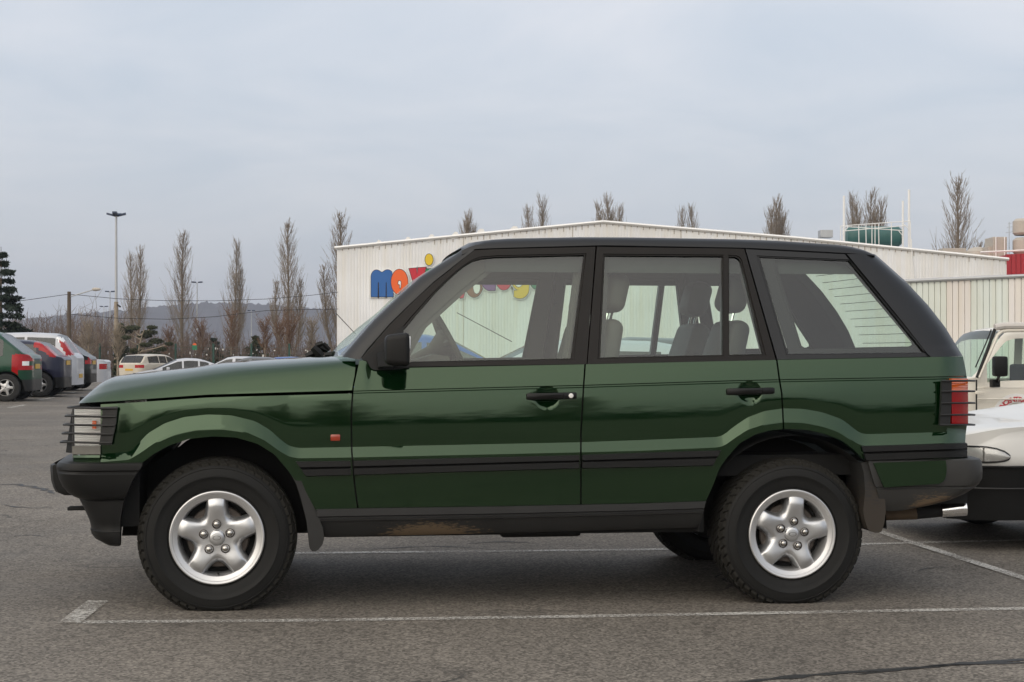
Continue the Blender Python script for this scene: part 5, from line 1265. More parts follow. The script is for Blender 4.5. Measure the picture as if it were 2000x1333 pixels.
# nursery fence
fe = empty('mesh_fence', (W(430, 700, 94).x, 94, gz(-18, 94))); fo_ = Vector(fe.location); tag(fe, 'green mesh fence with dark green posts in front of the plant nursery', 'fence')
for px in range(-30, 660, 74):
    X = (px+3-1000)/F*94; MB().box(X-.06-fo_.x, X+.06-fo_.x, -.06, .06, gz(X, 94)-fo_.z, gz(X, 94)-fo_.z+2.15, bev=.015).build('post', 'fence_green', fe, False)
wr = MB()
for k in range(9): wr.tube([((-30-1000)/F*94-fo_.x, 0, gz(-30, 94)-fo_.z+.15+.22*k), ((660-1000)/F*94-fo_.x, 0, gz(-12, 94)-fo_.z+.15+.22*k)], 0.006, 3)
tag(wr.build('wires', 'fence_green', fe, False), kind='stuff')
for px, py, c_ in ((125, 677, 'left of the tall lamp post, above the dark car'), (234, 682, 'at the foot of the tall lamp post'), (380, 677, 'between the orange young trees')):
    p = W(px, py, 95); s = empty('nursery_sign', (p.x, 95, gz(p.x, 95))); tag(s, 'green board with orange arch '+c_, 'sign')
    z = p.z-gz(p.x, 95); MB().box(-.03, .03, .02, .06, 0, z).build('stake', 'wood_pole', s, False); MB().box(-.16, .16, 0, .02, z-.22, z+.08).build('board', 'sign_green', s, False)
    MB().prism(arc(0, 0, .13, .13, 0, 180, 10), lambda q, d: (q[0], d, z+.08-q[1]), -.005, .015).build('arch', 'sign_orange', s, False)

# ================================================================== lamp posts, poles, cables
def lamp_post(x, ytop, dep, label, heads, r0=0.09, hw=0.35, cat='lamp post'):
    top = W(x, ytop, dep); g = gz(top.x, dep); t = empty('lamp_post', (top.x, dep, g)); H = top.z-g
    tag(t, label, cat); MB().tube([(0, 0, 0), (0, 0, H*.3), (0, 0, H)], [r0, r0*.85, r0*.55], 10).build('pole', 'galvanised', t)
    for a, tilt in heads:
        h = MB(); c, s = math.cos(a), math.sin(a)
        pts = [(0.10, -.10, 0), (0.22, -.16, .02), (0.22+hw, -.14, .10), (0.22+hw, .14, .10), (.22, .16, .02), (.10, .10, 0)]
        h.prism([(p[0], p[1]) for p in pts], lambda q, d: (c*q[0]-s*q[1], s*q[0]+c*q[1], H+d+q[0]*tilt+.05), -.06, .07).build('lamp_head', 'lamp_blue', t, False)
        MB().tube([(0, 0, H-.02), (c*.25, s*.25, H+.25*tilt+.04)], .03, 5).build('arm', 'galvanised', t)
    return t
l1 = lamp_post(227, 424, 95, 'tall grey lamp post with three blue floodlight heads on the left', ((0.15, .25), (math.pi-.15, .25), (-1.5, .3), (1.5, .3)), .115, .38)
MB().tube([(0, 0, 0.1), (0, 0, W(0, 590, 95).z-l1.location.z)], .13, 10).build('sleeve', 'bark_pale', l1)
zz = W(0, 597, 95).z-l1.location.z; MB().tube([(.1, -.1, zz+.05), (.32, -.2, zz-.1)], .06, 8).build('camera', 'cable', l1)
for a in ((385, 553, 150, 'twin-headed lamp post right of the slender poplar', ), (215, 571, 165, 'twin-headed lamp post close behind the tall triple lamp post'), (203, 600, 200, 'lowest twin-headed lamp post, far left of the tall one'), (491, 608, 215, 'tiny twin-headed lamp post against the hill between two poplars')):
    lamp_post(a[0], a[1], a[2], a[3], ((0, .05), (math.pi, .05)), .075, .32)
wpz = W(135, 570, 72); wp_ = empty('utility_pole', (wpz.x, 72, gz(wpz.x, 72))); tag(wp_, 'wooden utility pole with a curved street lamp arm at the left', 'utility pole'); H = wpz.z-wp_.location.z
MB().tube([(0, 0, 0), (0, 0, H)], [.13, .09], 8).build('pole', 'wood_pole', wp_)
q = lambda x, y: W(x, y, 72)-Vector(wp_.location)
MB().tube([q(136, 580), q(150, 576), q(180, 567)], .03, 6).build('arm', 'galvanised', wp_); MB().lathe([(.0001, -.2), (.07, -.14), (.09, 0), (.06, .2), (.0001, .26)], 12, axis='x', c=q(187, 565.5)).build('lamp_head', 'duct_beige', wp_)
for nm, P in (('overhead_cable', [(-60, 594, 60), (40, 588, 68), (135, 575, 72)]), ('overhead_cable', [(135, 575, 72), (230, 584, 74), (330, 588, 76), (420, 588, 77), (520, 584.5, 78), (600, 578, 79), (660, 571, 79.9)]), ('overhead_cable', [(135, 614, 72), (230, 622, 74), (330, 624, 76), (420, 619, 77), (520, 607, 78), (600, 605, 79), (660, 604, 79.9)])):
    o = MB().tube([W(*p) for p in P], .014, 5).build(nm, 'cable', None); tag(o, {0: '', 594: 'short cable running left from the wooden pole to the spruce', 575: 'upper cable sagging from the wooden pole to the white building', 614: 'lower cable sagging across the hill to the white building'}[P[0][1]], 'cable')
# ================================================================== other cars
def bg_car(name, label, cat, loc3, rz, col, top, belt, L_, W_, cowl, roofstart, roofend, tailend, pillars, wheels, group='other parked cars', wr=0.30, lights=None, hi=False, bumper=None, tumble=0.80, rear_plate=None, plate_z=0.75, mirrors=True, front_lights=None, sillz=0.24, mirror_col=None, square=False, glass='bg_glass', bh=0.50, lamp=None, lamp2=None):
    t = empty(name, loc3, rz); tag(t, label, cat, group)
    sx = sorted(set([round(L_*i/64, 3) for i in range(65)]+[cowl, roofstart, roofend, tailend]+[p for p in pillars]+[L_-.11, L_-.08, L_-.05, L_-.025, L_-.008]+[w+d for w in wheels for d in (-.36, -.34, -.3, .3, .34, .36)]))
    sx = [s for i, s in enumerate(sx) if i == 0 or s-sx[i-1] > 0.012 or s > L_-.03 or s in (cowl, roofstart, roofend, tailend) or s in pillars]
    zl0, zl1 = lights if lights else (0.62, 0.85)
    rings = []; SUBS = (1, 1, 2, 2, 1, 5, 1, 1, 1, 1); SEG = [k for k, n in enumerate(SUBS) for _ in range(n)]
    hwid = W_/2
    for s in sx:
        e = 0.25 if not square else 0.10
        k = 1-(0.20 if not square else 0.06)*max(0, 1-s/e/1.4)**2-(0.26 if not square else .04)*max(0, 1-(L_-s)/(.42 if not square else .3))**2.3
        ed = min(1, max(0, (L_-s)/.12)); k -= (0.11 if not square else .05)*(1-math.sqrt(max(0, 1-(1-ed)**2)))
        w = hwid*k; zt = interp(top, s); zb = min(interp(belt, s), zt-0.012)
        g = (zt-zb)/max(0.25, max(v for _, v in top)-zb)
        wt = hwid*(1-(1-tumble)*min(1, max(0, g)))*k*0.97
        za = sillz
        for wx in wheels:
            d = abs(s-wx)
            if d < wr+0.055: za = max(za, wr-0.01+math.sqrt((wr+0.055)**2-d*d))
        z1 = max(za+0.03, min(bh, zb-.12)); z2 = max(z1+0.02, min(zl0, zb-0.05)); z3 = max(z2+.02, min(zl1, zb-0.02)) if zl1 < zb else max(z2+.02, zb-.03)
        z4 = max(zb, z3+.01); zt = max(zt, z4+.012)
        hh = zt-z4
        r = [(w*.94, za), (w*.985, z1), (w, z2), (w*.985, z3), (w*.955, z4), (w*.955+(wt-w*.955)*.08, z4+hh*.06), (w*.955+(wt-w*.955)*.86, z4+hh*.82), (wt*.98, z4+hh*.90), (wt*.90, z4+hh*.97), (wt*.55, z4+hh*1.0+.012*min(1, hh*3)), (0, z4+hh+.02*min(1, hh*3))]
        rr_ = []
        for (p, q), n in zip(zip(r, r[1:]), SUBS):
            rr_ += [(p[0]+(q[0]-p[0])*i/n, p[1]+(q[1]-p[1])*i/n) for i in range(n)]
        r = rr_+[r[-1]]
        rings.append([Vector((s, -y, z)) for y, z in r]+[Vector((s, y, z)) for y, z in r[-2::-1]])
    NR = len(rings[0]); half = (NR-1)//2
    body, bump, bumpf, tl, tl2 = MB(), MB(), MB(), MB(), MB(); sidew = {}; ws, rw = MB(), MB()
    for i in range(len(sx)-1):
        sm = (sx[i]+sx[i+1])/2
        for j in range(NR-1):
            jj = SEG[j if j < half else NR-2-j]
            q = [rings[i][j], rings[i+1][j], rings[i+1][j+1], rings[i][j+1]]; dst = body
            if jj == 5 and pillars[0] < sm < pillars[-1]:
                for a, (p, p2) in enumerate(zip(pillars, pillars[1:])):
                    if p+.04 < sm < p2-.04 and (rings[i][j]-rings[i][j+1]).length > .02: dst = sidew.setdefault((a, j < half), MB())
            elif jj >= 8 and cowl < sm < roofstart: dst = ws
            elif jj >= 8 and roofend < sm < tailend: dst = rw
            elif jj == 0 and bumper and sm < wheels[0]-wr-.02: dst = bumpf
            elif jj == 0 and bumper and sm > wheels[1]+wr+.02: dst = bump
            zc_ = sum(p.z for p in q)/4; yc_ = abs(sum(p.y for p in q)/4)
            if lamp and lamp(sm, zc_, yc_): dst = tl
            elif lamp2 and lamp2(sm, zc_, yc_): dst = tl2
            elif not lamp and not hi and jj == 2 and sm > L_-.22: dst = tl
            if front_lights and jj == 2 and sm < .30: dst = front_lights
            dst.add(q, [(0, 1, 2, 3)])
    for ring, nm in ((rings[0], 0), (rings[-1], 1)):
        for j in range(half):
            a, b, c, d = ring[j], ring[j+1], ring[NR-2-j], ring[NR-1-j]
            dst = (bump if nm else bumpf) if (SEG[j] == 0 and bumper) else body
            if nm == 1 and (lamp or (not hi and SEG[j] == 2)):
                zc_ = (a.z+b.z)/2; on = lamp(L_, zc_, hwid*.9) if lamp else True
                for k0, k1, dd in ((0, .15, tl if on else dst), (.15, .85, dst), (.85, 1, tl if on else dst)): dd.add([a.lerp(d, k0), b.lerp(c, k0), b.lerp(c, k1), a.lerp(d, k1)], [(0, 1, 2, 3)])
                continue
            if nm == 0 and front_lights and SEG[j] == 2:
                for k0, k1, dd in ((0, .25, front_lights), (.25, .75, body), (.75, 1, front_lights)): dd.add([a.lerp(d, k0), b.lerp(c, k0), b.lerp(c, k1), a.lerp(d, k1)], [(0, 1, 2, 3)])
                continue
            dst.add([a, b, c, d], [(0, 1, 2, 3)])
    body.build('body', col, t, True, 42)
    for q in (bump, bumpf):
        if q.v: q.build('bumper', bumper, t, True, 30)
    for q_, mat_, nm_ in ((tl, 'red_lens', 'tail_light'), (tl2, 'lamp_reflector', 'reversing_light')):
        for sg_ in (-1, 1):
            h_ = MB()
            for f in q_.f:
                P_ = [q_.v[i] for i in f]
                if sum(p[1] for p in P_)*sg_ > 0: h_.add(P_, [(0, 1, 2, 3)])
            if h_.v: h_.build(nm_, mat_, t, True, 30)
    if front_lights and front_lights.v: front_lights.build('headlight', 'lamp_reflector', t, True, 30)
    for k, m in sorted(sidew.items()): m.build('side_window', glass, t, True, 30)
    if ws.v: ws.build('windscreen', glass, t, True, 30)
    if rw.v: rw.build('rear_window', glass, t, True, 30)
    # dark cabin and wheel arches
    MB().box(wheels[0]-.45, wheels[1]+.45, -hwid+.27, hwid-.27, .22, .75).build('underside', 'dark_under', t, False)
    cb = MB()
    for s in (cowl+1.0, cowl+1.95):
        for y in (-hwid*.45, hwid*.45): cb.box(s, s+.14, y-.22, y+.22, .5, min(1.12, interp(top, s)-.22), bev=.04)
    tag(cb.build('seats', 'dark_under', t, False), kind='stuff')
    for wx in wheels:
        for sgn in (-1, 1):
            w = MB().lathe([(wr*.60, -.09), (wr*.86, -.10), (wr*.97, -.085), (wr, -.06), (wr, .06), (wr*.97, .085), (wr*.86, .09)], 32, c=(wx, sgn*(hwid-.115), wr)).build('wheel', 'bg_tyre', t, True, 40)
            y0 = sgn*(hwid-.115)+sgn*.07
            rm = MB(); n_ = 40; rows = []
            for i in range(n_+1):
                th = 2*math.pi*i/n_; ph = abs(((math.degrees(th)+36) % 72)-36); ro_ = wr*(.56 if ph < 17 else .30)
                rows.append([Vector((wx+rr_*math.cos(th), y0+sgn*dy, wr+rr_*math.sin(th))) for rr_, dy in ((.01, .015), (wr*.2, .015), (ro_, .0), (ro_, -.03))])
            rm.grid(rows); rm.lathe([(wr*.54, -.03*1), (wr*.57, .012), (wr*.62, .012), (wr*.63, -.0)], 32, c=(wx, y0-(.0 if sgn > 0 else 0.012), wr)).build('rim', 'bg_rim', w, True, 40, merge=False)
            MB().lathe([(.0001, 0), (wr*.6, 0)], 24, c=(wx, y0-sgn*.05, wr)).build('hub', 'dark_under', w, False)
    if mirrors:
        for sgn in (-1, 1):
            x = cowl+.42; MB().box(x, x+.12, sgn*(hwid-.02) if sgn > 0 else -(hwid+.17), sgn*(hwid-.02)+.19 if sgn > 0 else -(hwid-.02), interp(belt, x)+.02, interp(belt, x)+.15, bev=.035).build('wing_mirror', mirror_col or col, t, True, 40)
    if rear_plate:
        MB().box(L_+.002, L_+.014, -.26, .26, plate_z-.055, plate_z+.055).build('number_plate', rear_plate, t, False)
    # door gaps
    return t
def at(x, dep): X = (x-1000)/F*dep; return X
def place(px_tail, dep, L_, yaw_deg, tail=True):
    """nose points to -X; give the photo column of the near rear (or front) corner and its distance"""
    return px_tail, dep
HATCH = [(0, .62), (.12, .74), (.55, .86), (1.0, .98), (1.75, 1.36), (2.05, 1.43), (2.6, 1.45), (3.3, 1.41), (3.62, 1.36), (3.98, 1.04), (4.11, 1.00), (4.15, .93)]
HB_ = [(0, .60), (1.0, .90), (2.5, .93), (3.9, .98), (4.15, .92)]
MPV = [(0, .66), (.15, .80), (.6, .93), (.95, 1.04), (1.85, 1.55), (2.2, 1.63), (3.0, 1.65), (3.7, 1.62), (3.88, 1.57), (4.20, 1.10), (4.28, 1.03), (4.32, .96)]
MB_ = [(0, .62), (1.0, .95), (2.5, .98), (4.1, 1.02), (4.32, .95)]
PIC = [(0, .66), (.15, .80), (.6, .95), (.95, 1.06), (1.95, 1.56), (2.3, 1.63), (2.9, 1.64), (3.35, 1.60), (3.6, 1.53), (4.10, 1.12), (4.23, 1.06), (4.28, .98)]
def rear_car(pxc, dep, yaw, L_, W_, **k):
    # near rear corner at column pxc and distance dep; car points to -X (nose), yaw turns the tail towards the camera
    X = at(pxc, dep); a = R(yaw)
    # local corner (L, -W/2)
    cx_, cy_ = L_*math.cos(a)+(W_/2)*math.sin(a), L_*math.sin(a)-(W_/2)*math.cos(a)
    x0, y0 = X-cx_, dep-cy_
    return bg_car(loc3=(x0, y0, gz(X-1.0, dep+.8)-.005), rz=a, L_=L_, W_=W_, **k)
G = 'cars parked in the row at the left'
rear_car(58, 33.6, 7, 4.28, 1.76, name='parked_car', label='dark green rounded hatchback with a tall red tail lamp, nearest in the left row', cat='car', col='car_green', top=PIC, belt=MB_, cowl=.95, roofstart=1.95, roofend=3.6, tailend=4.10, pillars=[1.25, 2.1, 2.95, 3.75], wheels=(.88, 3.74), wr=.32, lights=(.72, .92), lamp=lambda s, z, y: s > 3.90 and .66 < z < 1.08 and y > .55 and not (s > 4.10 and .82 < z < .92), lamp2=lambda s, z, y: 4.10 < s < 4.24 and .82 < z < .92 and y > .55, group=G, bumper='grey_plastic', rear_plate='plate_yellow', plate_z=.80)
rear_car(121, 36.8, 7, 4.15, 1.72, name='parked_car', label='navy blue hatchback with high red lamps beside its rear window', cat='car', col='car_navy', top=HATCH, belt=HB_, cowl=1.0, roofstart=1.75, roofend=3.45, tailend=3.98, pillars=[1.25, 2.1, 2.95, 3.55], wheels=(.86, 3.60), wr=.315, lights=(.60, .8), hi=True, lamp=lambda s, z, y: y > .50 and 3.42 < s < 4.0 and abs(z-(1.36-(s-3.45)*.62)) < .085 and z > 1.0, group=G, bumper='black_plastic', rear_plate='plate_yellow', plate_z=.86)
rear_car(147, 39.6, 7, 4.32, 1.74, name='parked_car', label='silver people carrier with tall red lamps on its rear pillars', cat='car', col='car_silver', top=MPV, belt=MB_, cowl=.95, roofstart=1.85, roofend=3.80, tailend=4.20, pillars=[1.25, 2.15, 3.0, 3.82], wheels=(.88, 3.58), wr=.315, lights=(.70, .8), hi=True, lamp=lambda s, z, y: y > .50 and 3.80 < s < 4.30 and 1.05 < z < 1.42 and s > 4.20-(z-1.05)*.62-.12, lamp2=lambda s, z, y: y > .50 and 3.75 < s < 4.30 and 1.42 <= z < 1.52 and s > 4.20-(z-1.05)*.62-.12, group=G, rear_plate='plate_yellow', plate_z=.48)
rear_car(174, 42.6, 7, 4.28, 1.74, name='parked_car', label='dark teal people carrier seen between the silver one and the far sedan', cat='car', col='car_dark', top=[(a, b*.93) for a, b in PIC], belt=MB_, cowl=.95, roofstart=1.95, roofend=3.6, tailend=4.10, pillars=[1.25, 2.1, 2.95, 3.75], wheels=(.88, 3.58), wr=.31, lights=(.60, .78), lamp=lambda s, z, y: s > 4.14 and .80 < z < .93 and y > .5, group=G, bumper='black_plastic', rear_plate='plate_yellow', plate_z=.82)
SED = [(0, .60), (.15, .72), (.7, .84), (1.15, .93), (1.95, 1.34), (2.3, 1.40), (3.0, 1.38), (3.25, 1.33), (3.85, .99), (4.38, .96), (4.45, .90)]
SB_ = [(0, .58), (1.1, .88), (3.8, .95), (4.45, .89)]
rear_car(206, 48, 8, 4.45, 1.72, name='parked_car', label='pale silver sedan tail with a wide red lamp, last in the left row', cat='car', col='car_silver', top=SED, belt=SB_, cowl=1.15, roofstart=1.95, roofend=3.25, tailend=3.85, pillars=[1.5, 2.3, 3.0, 3.5], wheels=(.85, 3.5), lights=(.66, .84), lamp=lambda s, z, y: s > 4.25 and .66 < z < .84 and y > .35, group=G)
rear_car(9, 31.0, 4, 4.2, 1.7, name='parked_car', label='dark red car tail with a white plate cut off at the left edge', cat='car', col='car_red', top=[(a, b*.90) for a, b in HATCH], belt=[(a, b*.88) for a, b in HB_], cowl=1.0, roofstart=1.75, roofend=3.45, tailend=3.98, pillars=[1.25, 2.1, 2.95, 3.55], wheels=(.86, 3.3), lights=(.66, .8), group=G, rear_plate='plate_white', plate_z=.55) if False else None
# cars beyond
def free_car(pxc, dep, rzdeg, L_, W_, **k):
    X = at(pxc, dep); a = R(rzdeg); return bg_car(loc3=(X-math.cos(a)*L_/2, dep-math.sin(a)*L_/2, gz(X, dep)), rz=a, L_=L_, W_=W_, **k)
EST = [(0, .62), (.15, .74), (.7, .86), (1.15, .95), (1.95, 1.38), (2.3, 1.46), (3.2, 1.48), (4.15, 1.42), (4.30, 1.36), (4.62, 1.0), (4.70, .98), (4.74, .93)]
EB_ = [(0, .60), (1.1, .90), (3.8, .97), (4.74, .92)]
G2 = 'cars parked further back on the left'
free_car(302, 84, -112, 4.74, 1.78, name='parked_car', label='beige estate seen from behind with roof rails and a yellow plate', cat='car', col='car_beige', top=EST, belt=EB_, cowl=1.15, roofstart=1.95, roofend=4.22, tailend=4.62, pillars=[1.5, 2.3, 3.1, 4.1], wheels=(.9, 3.65), lights=(.72, .94), group=G2, rear_plate='plate_yellow', plate_z=.62)
CPE = [(0, .55), (.15, .68), (.7, .80), (1.15, .88), (2.0, 1.27), (2.4, 1.32), (2.8, 1.30), (3.05, 1.26), (3.95, .93), (4.28, .91), (4.35, .86)]
CB_ = [(0, .53), (1.1, .83), (3.9, .90), (4.35, .85)]
free_car(352, 58, 18, 4.35, 1.74, name='parked_car', label='silver hatch coupe with dark windows just above the green bonnet', cat='car', col='car_silver', top=CPE, belt=CB_, cowl=1.15, roofstart=2.0, roofend=2.95, tailend=3.95, pillars=[1.4, 2.2, 2.8, 3.25], wheels=(.85, 3.4), lights=(.60, .78), group=G2)
free_car(452, 66, 4, 4.2, 1.7, name='parked_car', label='pale car roof with two side windows left of the grey roof over the bonnet', cat='car', col='car_silver', top=SED, belt=SB_, cowl=1.15, roofstart=1.95, roofend=3.25, tailend=3.85, pillars=[1.5, 2.3, 3.0, 3.5], wheels=(.85, 3.4), group=G2)
free_car(490, 62, 3, 4.45, 1.72, name='parked_car', label='dark grey car roof peeking over the middle of the green bonnet', cat='car', col='car_grey', top=SED, belt=SB_, cowl=1.15, roofstart=1.95, roofend=3.25, tailend=3.85, pillars=[1.5, 2.3, 3.0, 3.5], wheels=(.85, 3.5), group=G2)
free_car(545, 64, -6, 4.15, 1.72, name='parked_car', label='blue car roof peeking over the green bonnet below the broad poplar', cat='car', col='car_blue', top=[(a, b*.97) for a, b in HATCH], belt=HB_, cowl=1.0, roofstart=1.75, roofend=3.45, tailend=3.98, pillars=[1.25, 2.1, 2.95, 3.55], wheels=(.86, 3.48), group=G2)
# seen through the green car's windows
G3 = 'cars parked in the bays behind the green off-roader'
free_car(845, 21, 182, 4.4, 1.74, name='parked_car', label='blue car seen through the front side window behind the steering wheel', cat='car', col='car_blue', top=[(a, b*1.03) for a, b in SED], belt=SB_, cowl=1.15, roofstart=1.95, roofend=3.25, tailend=3.85, pillars=[1.5, 2.3, 3.0, 3.5], wheels=(.85, 3.5), group=G3)
free_car(1215, 18.5, 2, 4.45, 1.74, name='parked_car', label='grey car roof seen through the front and rear side windows', cat='car', col='car_grey', top=[(a, b*1.0) for a, b in SED], belt=SB_, cowl=1.15, roofstart=1.95, roofend=3.25, tailend=3.85, pillars=[1.5, 2.3, 3.0, 3.5], wheels=(.85, 3.5), group=G3)
free_car(1090, 12.4, 3, 4.45, 1.72, name='parked_car', label='silver car with a low arched roof seen through the windows of the green off-roader', cat='car', col='car_silver', top=[(a, b*.935) for a, b in SED], belt=[(a, b*.95) for a, b in SB_], cowl=1.15, roofstart=2.05, roofend=3.15, tailend=3.85, pillars=[1.5, 2.3, 3.0, 3.5], wheels=(.85, 3.5), group=G3)
# white saloon behind the tail
a = R(7); X0, D0_ = at(1812, 9.0), 9.0
fl_ = MB()
NOSE = [(0, .60), (.06, .74), (.25, .775), (.7, .80), (1.25, .88), (2.05, 1.36), (2.4, 1.41), (3.1, 1.38), (3.35, 1.33), (3.95, .98), (4.35, .94), (4.45, .66)]
wsed = bg_car('parked_car', 'white saloon with black bumper and wraparound headlamp, nosing out behind the green tail', 'car', (X0+.84*math.sin(a)*1, D0_+.86, gz(3.5, 9.8)), a, 'car_white', NOSE, [(0, .585), (.3, .74), (1.2, .83), (3.9, .94), (4.45, .66)], 4.45, 1.70, 1.25, 2.05, 3.35, 3.95, [1.6, 2.4, 3.1, 3.6], (.84, 3.45), G3, .30, (.56, .66), False, 'black_plastic', front_lights=None, sillz=.20, bh=.535)
# headlamp
lampP = [Vector((x, y, z)) for x, y, z in ()]
def on_side(s, z, o=.004):
    k = 1-0.20*max(0, 1-s/.25/1.4)**2; w = .85*k
    f = .985 if z > .66 else 1.0
    return Vector((s, -w*f*.997-o, z))
rows = []
for s, z0, z1 in ((.02, .562, .655), (.10, .562, .658), (.18, .562, .658), (.25, .562, .655), (.32, .565, .646), (.38, .572, .630), (.415, .582, .612), (.425, .594, .60)):
    rows.append([on_side(s*.74, z0+(z1-z0)*i/6, .006+.010*math.sin(math.pi*i/6)) for i in range(7)])
rim_ = [r[0] for r in rows]+[r[-1] for r in rows[::-1]]
MB().tube(rim_+[rim_[0]], .006, 5).build('headlight_seal', 'seal_black', wsed)
def on_belt(s): k = 1-0.20*max(0, 1-s/.25/1.4)**2; return Vector((s, -.85*k*.935, min(interp([(0, .585), (.3, .74), (1.2, .83), (3.9, .94)], s), interp(NOSE, s)-.012)+.014))
MB().tube([on_belt(s_) for s_ in (.34, .45, .6, .9, 1.2)], .005, 5).build('bonnet_gap', 'seal_black', wsed)
MB().tube([on_side(s_, .535, .004) for s_ in (.02, .15, .3, .48)], .007, 5).build('bumper_seam', 'seal_black', wsed)
MB().tube([on_side(s_, .40, .002) for s_ in (.02, .15, .3, .47)], .006, 5).build('bumper_seam', 'grey_plastic', wsed)
MB().tube([on_side(.165, z_, .012) for z_ in (.568, .61, .652)], .006, 5).build('lamp_divider', 'grey_lens', wsed)
hd = MB().grid(rows).build('headlight', 'lamp_grey', wsed, True, 50, merge=False)
MB().grid([[p+Vector((0, -.006, 0)) for p in r] for r in rows]).build('lens', 'clear_lens', hd, True, 50, merge=False)
# ---- white soft-top off-roader
JT = [(0, .80), (.05, .88), (.6, .92), (1.15, .98), (1.20, .985), (1.58, 1.50), (1.70, 1.54), (2.4, 1.56), (3.1, 1.56), (3.36, 1.53), (3.40, .95), (3.43, .8)]
JB = [(0, .70), (1.1, .90), (3.3, .90), (3.43, .7)]
ja = R(7); jx, jd = at(1905, 17.0), 17.0
jeep = bg_car('white_off_roader', 'white soft-top off-road vehicle with a big black door mirror at the right edge', 'off-road car', (jx-(1.18*math.cos(ja)+.71*math.sin(ja)), jd-(1.18*math.sin(ja)-.71*math.cos(ja)), gz(6, 17)), ja, 'jeep_white', JT, JB, 3.43, 1.42, 1.18, 1.60, 3.36, 3.40, [1.30, 2.35, 3.25], (.62, 2.65), G3, .34, (.6, .8), False, None, tumble=.90, mirrors=False, square=True, sillz=.36, glass='car_glass')
jl = lambda x, y, d=17.0: Vector(((x-1000)/F*d, d, HC+(YH-y)/F*d))
inv = (Matrix.Translation(jeep.location) @ Matrix.Rotation(ja, 4, 'Z')).inverted()
def J(x, y, d=16.93):
    k = math.tan(ja); dd = (17.0+(d-17.0)-jx*k)/(1-k*(x-1000)/F)      # on the side of the vehicle, d-17 nearer
    return inv @ jl(x, y, dd)
def jtube(P, r_, name, mat, n=8): return MB().tube([J(*p) for p in P], r_, n).build(name, mat, jeep)
jtube([(1943, 640), (1960, 637), (2010, 637), (2100, 639)], .04, 'roof_edge', 'canvas_top')
jtube([(1943, 643), (1930, 680), (1908, 738)], .018, 'door_gap', 'seal_black', 6)
jtube([(1936, 644), (1925, 672), (1905, 718)], .008, 'wiper', 'seal_black', 5)
jtube([(1912, 738), (1948, 655), (1956, 648), (1966, 646), (2100, 644)], .022, 'window_frame', 'jeep_white')
m = J(1953, 716, 16.62); MB().box(m.x-.08, m.x+.08, m.y-.05, m.y+.05, m.z-.115, m.z+.115, bev=.03).build('door_mirror', 'black_plastic', jeep, True, 50)
m = J(1943, 749, 16.85); MB().box(m.x-.045, m.x+.045, m.y-.05, m.y+.05, m.z-.045, m.z+.045, bev=.012).build('mirror_bracket', 'black_plastic', jeep, True, 50)
jtube([(1948, 745, 16.8), (1951, 735, 16.65)], .018, 'mirror_stem', 'black_plastic')
m = J(1915, 767, 16.9); MB().box(m.x-.06, m.x+.045, m.y-.02, m.y+.03, m.z-.02, m.z+.02, bev=.008).build('door_hinge', 'jeep_white', jeep, True, 50)
jtube([(1907, 742), (1907, 800), (1907, 860)], .010, 'door_gap', 'seal_black', 5)
jtube([(1908, 757.5), (2080, 757.5)], .009, 'door_crease', 'jeep_white', 6); jtube([(1908, 780), (2080, 780)], .009, 'door_crease', 'jeep_white', 6)
ar_ = MB(); jy = min(v.co.y for v in jeep.children[0].data.vertices)-.012
cen = J(1990, 821); 
disc = [(math.cos(R(k))*.305, math.sin(R(k))*.305) for k in range(20, 161, 7)]+[(math.cos(R(k))*.20, math.sin(R(k))*.20) for k in range(160, 19, -7)]
MB().prism(disc, lambda q, d: (cen.x+q[0], jy+d, cen.z+q[1]), -.002, .004).build('sticker', 'sign_white', jeep, False)
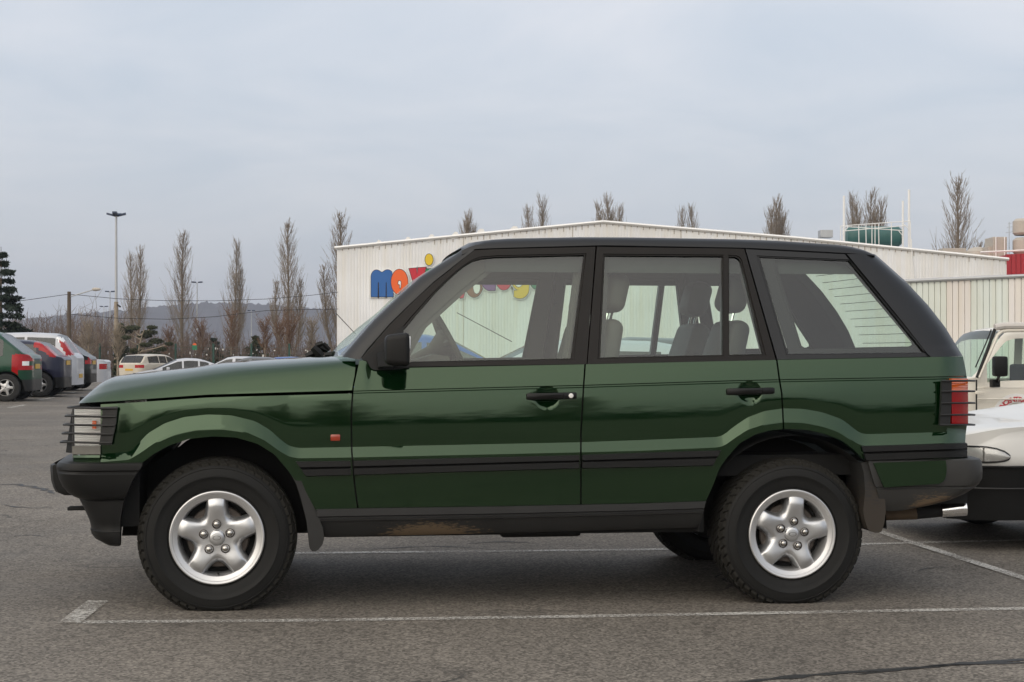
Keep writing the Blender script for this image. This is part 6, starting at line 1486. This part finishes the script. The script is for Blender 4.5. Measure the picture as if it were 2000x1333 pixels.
for i, ch in enumerate('CONCENTRATION'):
    th = R(158-i*11.2); cu = bpy.data.curves.new('letter', 'FONT'); cu.body = ch; cu.size = .08; cu.align_x = 'CENTER'; cu.offset = .002; cu.extrude = .0015
    to_ = bpy.data.objects.new('letter', cu); COL.objects.link(to_); bpy.context.view_layer.update()
    me = bpy.data.meshes.new_from_object(to_.evaluated_get(bpy.context.evaluated_depsgraph_get())); bpy.data.objects.remove(to_)
    me.materials.clear(); me.materials.append(MATS['sign_red']); o = bpy.data.objects.new('letter', me); COL.objects.link(o); o.parent = jeep
    o.location = (cen.x+.212*math.cos(th), jy-.005, cen.z+.212*math.sin(th)); o.rotation_euler = (R(90), th-math.pi/2 if False else -(th-math.pi/2), 0)

# ================================================================== what stands behind the photographer (mirrored in paint and glass)
bt = MB(); rb5 = random.Random(21)
for _ in range(420):
    X = rb5.uniform(-70, 70); Y = rb5.uniform(-62, -48); h = rb5.uniform(1.5, 4.5)*(1.5 if rb5.random() < .2 else 1)
    clump(bt, (X, Y, h*.5), h*.7, h*.5, h*.6, 26, .5, rb5)
tag(bt.build('hedge', 'shrub_dark', None, False, merge=False), kind='stuff')
for i, (x, y, h, v, rz, w_) in enumerate(((-9, -44, 9, 1, .3, 'front wing'), (-2.5, -42, 8, 3, 2., 'front door'), (6, -46, 10, 1, 1.2, 'rear door'), (15, -44, 8.5, 2, .1, 'rear quarter panel'))):
    t = empty('poplar_tree', (x, y, 0), rz); t.scale = (h/13*2.2, h/13*2.2, h/13); tag(t, 'bare spreading tree mirrored in the green paint of the '+w_, 'tree', 'bare trees mirrored in the green paint')
    for me, n in zip(POP[v], ('trunk', 'crown')): o = bpy.data.objects.new(n, me); COL.objects.link(o); o.parent = t
# ================================================================== haze
hzv = MB().box(-1700, 1700, -950, 1850, -12, 72).build('haze', None, None, False); hzv.data.materials.clear()
hm_ = bpy.data.materials.new('haze'); hm_.use_nodes = True; t_ = hm_.node_tree; t_.nodes.remove(t_.nodes['Principled BSDF'])
vp = t_.nodes.new('ShaderNodeVolumePrincipled'); vp.inputs['Color'].default_value = (.80, .86, 1, 1); vp.inputs['Density'].default_value = HAZE; vp.inputs['Anisotropy'].default_value = 0.1
t_.links.new(vp.outputs[0], t_.nodes['Material Output'].inputs['Volume']); hzv.data.materials.append(hm_); tag(hzv, kind='stuff')

jt_ = silver_car = [o for o in S.objects if o.get('label', '').startswith('silver car with a low arched')][0]
iv = (Matrix.Translation(jt_.location) @ Matrix.Rotation(jt_.rotation_euler.z, 4, 'Z')).inverted()
MB().tube([iv @ W(1000, 668, 12.2), iv @ W(892, 611, 12.2)], .0035, 5).build('aerial', 'cable', jt_)
